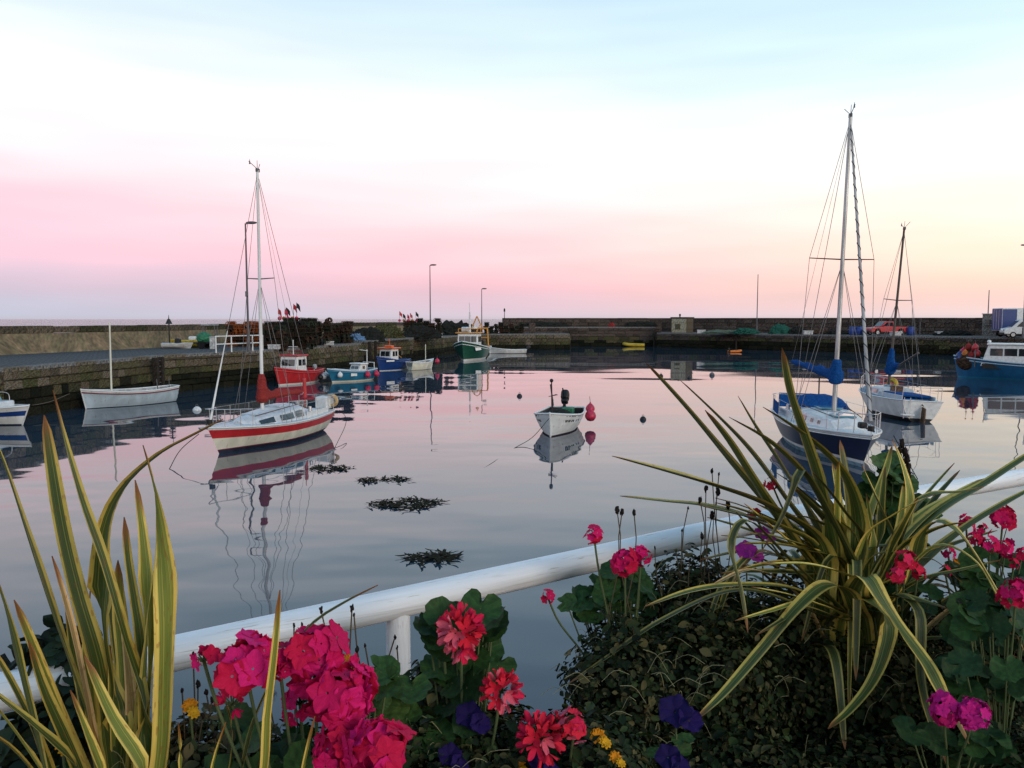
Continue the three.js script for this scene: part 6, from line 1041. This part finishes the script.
// ---- ground cover and low shrubs: lumpy bodies of twig clothed in thousands of little leaves
const smallLeaf = (() => { const p = [], ix = [], W = [0, 0.2, 0.3, 0.29, 0.17, 0]; W.forEach((w, i) => { const f = i / 5; p.push(f, 0.05 * Math.sin(f * 3) + w * 0.25, w, f, -0.10 * f * f, 0, f, 0.05 * Math.sin(f * 3) + w * 0.25, -w); if (i < 5) { const a = i * 3; ix.push(a, a + 1, a + 3, a + 1, a + 4, a + 3, a + 1, a + 2, a + 4, a + 2, a + 5, a + 4); } }); const g = new THREE.BufferGeometry(); g.setAttribute('position', new THREE.Float32BufferAttribute(p, 3)); g.setIndex(ix); g.computeVertexNormals(); return g; })();
const foliageMat = new THREE.MeshPhysicalMaterial({ color: 0xffffff, roughness: 0.65, specularIntensity: 0.25, side: THREE.DoubleSide });
function shrub(label, lobes, n, size, cols, stalks = 0, name = 'shrub', foot) {
  const c0 = lobes[0][0], root = foot || soilUnder(c0), t = thing(name, label, 'plant', root);
  const bodies = lobes.map(([c, rx, ry, rz]) => { const g = new THREE.IcosahedronGeometry(1, 4), p = g.attributes.position; for (let i = 0; i < p.count; i++) { const x = p.getX(i), y = p.getY(i), z = p.getZ(i), k = 0.52 + 0.14 * PN.noise(x * 3 + rx * 9, y * 3, z * 3) + 0.08 * PN.noise(x * 9, y * 9, z * 9); p.setXYZ(i, x * k * rx + c.x - root.x, Math.max(0.002, y * k * ry + c.y - root.y), z * k * rz + c.z - root.z); } g.computeVertexNormals(); return uvm(g); });
  part('twig_mass', bodies, mat(0.012, 0.011, 0.007, 1, stoneGrain, 8), t);
  part('stems', lobes.map(([c], i) => tube([[rr(-0.02, 0.02), 0, rr(-0.02, 0.02)], [(c.x - root.x) * 0.3, (c.y - root.y) * 0.5, (c.z - root.z) * 0.3], c.clone().sub(root)], 0.005, 10, 5)), dryStem, t);
  const im = new THREE.InstancedMesh(smallLeaf, foliageMat, n), o = new THREE.Object3D(), col = new THREE.Color(); im.name = 'foliage'; im.userData.kind = 'stuff';
  const wsum = lobes.reduce((a, l) => a + l[1] * l[2], 0);
  for (let i = 0; i < n; i++) {
    let w = rnd() * wsum, L = lobes[0]; for (const l of lobes) { w -= l[1] * l[2]; if (w <= 0) { L = l; break; } }
    const [c, rx, ry, rz] = L; let d; do { d = V(rr(-1, 1), rr(-0.6, 1), rr(-1, 1)); } while (d.lengthSq() > 1 || d.lengthSq() < 0.05); d.normalize();
    const clump = PN.noise(d.x * 5 + rx * 20, d.y * 5, d.z * 5), k = 0.82 + 0.26 * clump - 0.42 * Math.pow(rnd(), 2) + rr(0, 0.12);
    o.position.set(c.x - root.x + d.x * rx * k, Math.max(0.01, c.y - root.y + d.y * ry * k), c.z - root.z + d.z * rz * k);
    o.quaternion.setFromUnitVectors(V(0, 1, 0), d.clone().add(V(rr(-0.8, 0.8), rr(-0.2, 0.9), rr(-0.8, 0.8))).normalize()); o.rotateY(rr(0, 6.28)); const s = size * (rnd() < 0.12 ? rr(1.5, 2.2) : rr(0.5, 1.3)); o.scale.set(s, s, s); o.updateMatrix(); im.setMatrixAt(i, o.matrix);
    const cc = pick(cols), v = rr(0.7, 1.25); col.setRGB(cc[0] * v, cc[1] * v, cc[2] * v); im.setColorAt(i, col);
  }
  fin(im); t.add(im);
  if (stalks) part('dry_grass', Array.from({ length: stalks }, () => { const L = pick(lobes), [c, rx, ry, rz] = L, a = rr(0, 6.28), e = rr(0.1, 0.8), d = V(Math.cos(a) * Math.cos(e), Math.sin(e), Math.sin(a) * Math.cos(e) + 0.3), p = V(c.x - root.x + d.x * rx * 0.9, Math.max(0.02, c.y - root.y + d.y * ry * 0.9), c.z - root.z + d.z * rz * 0.9), q = p.clone().add(V(rr(-0.06, 0.06), rr(-0.02, 0.06), rr(-0.01, 0.04))); return tube([p, p.clone().lerp(q, 0.5).add(V(0, 0.015, 0)), q], 0.0006, 6, 3); }), strawMat, t).userData.kind = 'stuff';
  return t;
}
const gc = [[0.022, 0.038, 0.011], [0.014, 0.024, 0.008], [0.03, 0.042, 0.013], [0.04, 0.04, 0.015], [0.009, 0.014, 0.006], [0.085, 0.075, 0.03], [0.012, 0.02, 0.008]];
const lobe = (px, py, d, rx, ry, rz) => [at(px, py, d), rx, ry, rz];
shrub('broad dark mound of small leaves filling the right foreground', [lobe(700, 700, 1.62, 0.2, 0.21, 0.16), lobe(622, 700, 1.58, 0.13, 0.19, 0.16), lobe(780, 680, 1.74, 0.26, 0.25, 0.18), lobe(880, 700, 1.72, 0.24, 0.24, 0.18), lobe(980, 700, 1.72, 0.26, 0.25, 0.2), lobe(730, 815, 1.42, 0.26, 0.17, 0.16), lobe(880, 825, 1.42, 0.26, 0.17, 0.16), lobe(1010, 815, 1.42, 0.24, 0.18, 0.16), lobe(690, 615, 1.78, 0.13, 0.16, 0.12), lobe(620, 800, 1.38, 0.12, 0.14, 0.14)], 62000, 0.014, gc, 300);
shrub('low tangle of small leaves along the bottom between the geraniums', [lobe(490, 790, 1.12, 0.15, 0.12, 0.16), lobe(580, 795, 1.12, 0.12, 0.12, 0.15), lobe(400, 800, 1.08, 0.12, 0.12, 0.14), lobe(440, 720, 1.2, 0.08, 0.1, 0.1)], 14000, 0.014, gc, 60);
shrub('low dry ground cover under the crimson geranium', [lobe(290, 820, 1.02, 0.16, 0.12, 0.15), lobe(200, 810, 1.05, 0.1, 0.14, 0.12)], 8000, 0.014, [[0.05, 0.05, 0.02], [0.03, 0.045, 0.015], [0.09, 0.07, 0.03]], 60);
shrub('dark leafy bush hanging over the railing behind the left flax', [lobe(62, 668, 1.24, 0.055, 0.075, 0.06), lobe(70, 735, 1.2, 0.075, 0.10, 0.07), lobe(50, 800, 1.16, 0.12, 0.14, 0.1), lobe(100, 700, 1.24, 0.05, 0.05, 0.05)], 1100, 0.04, [[0.014, 0.028, 0.016], [0.01, 0.02, 0.014], [0.022, 0.038, 0.02]], 0, 'leafy_bush', alongRail(-0.12, 0.3, 3.2));
shrub('ground cover filling the bed beyond the right picture edge', [0, 1, 2, 3, 4].map(i => [alongRail(2.75 + i * 0.5, 0.6, 3.3), 0.3, 0.2 + 0.04 * (i % 2), 0.3]), 16000, 0.016, gc, 60);
shrub('ground cover filling the bed beyond the left picture edge', [0, 1, 2, 3, 4].map(i => [alongRail(-0.75 - i * 0.5, 0.6, 3.28), 0.3, 0.2 + 0.04 * (i % 2), 0.3]), 16000, 0.016, gc, 60);

renderer.render(scene, camera);
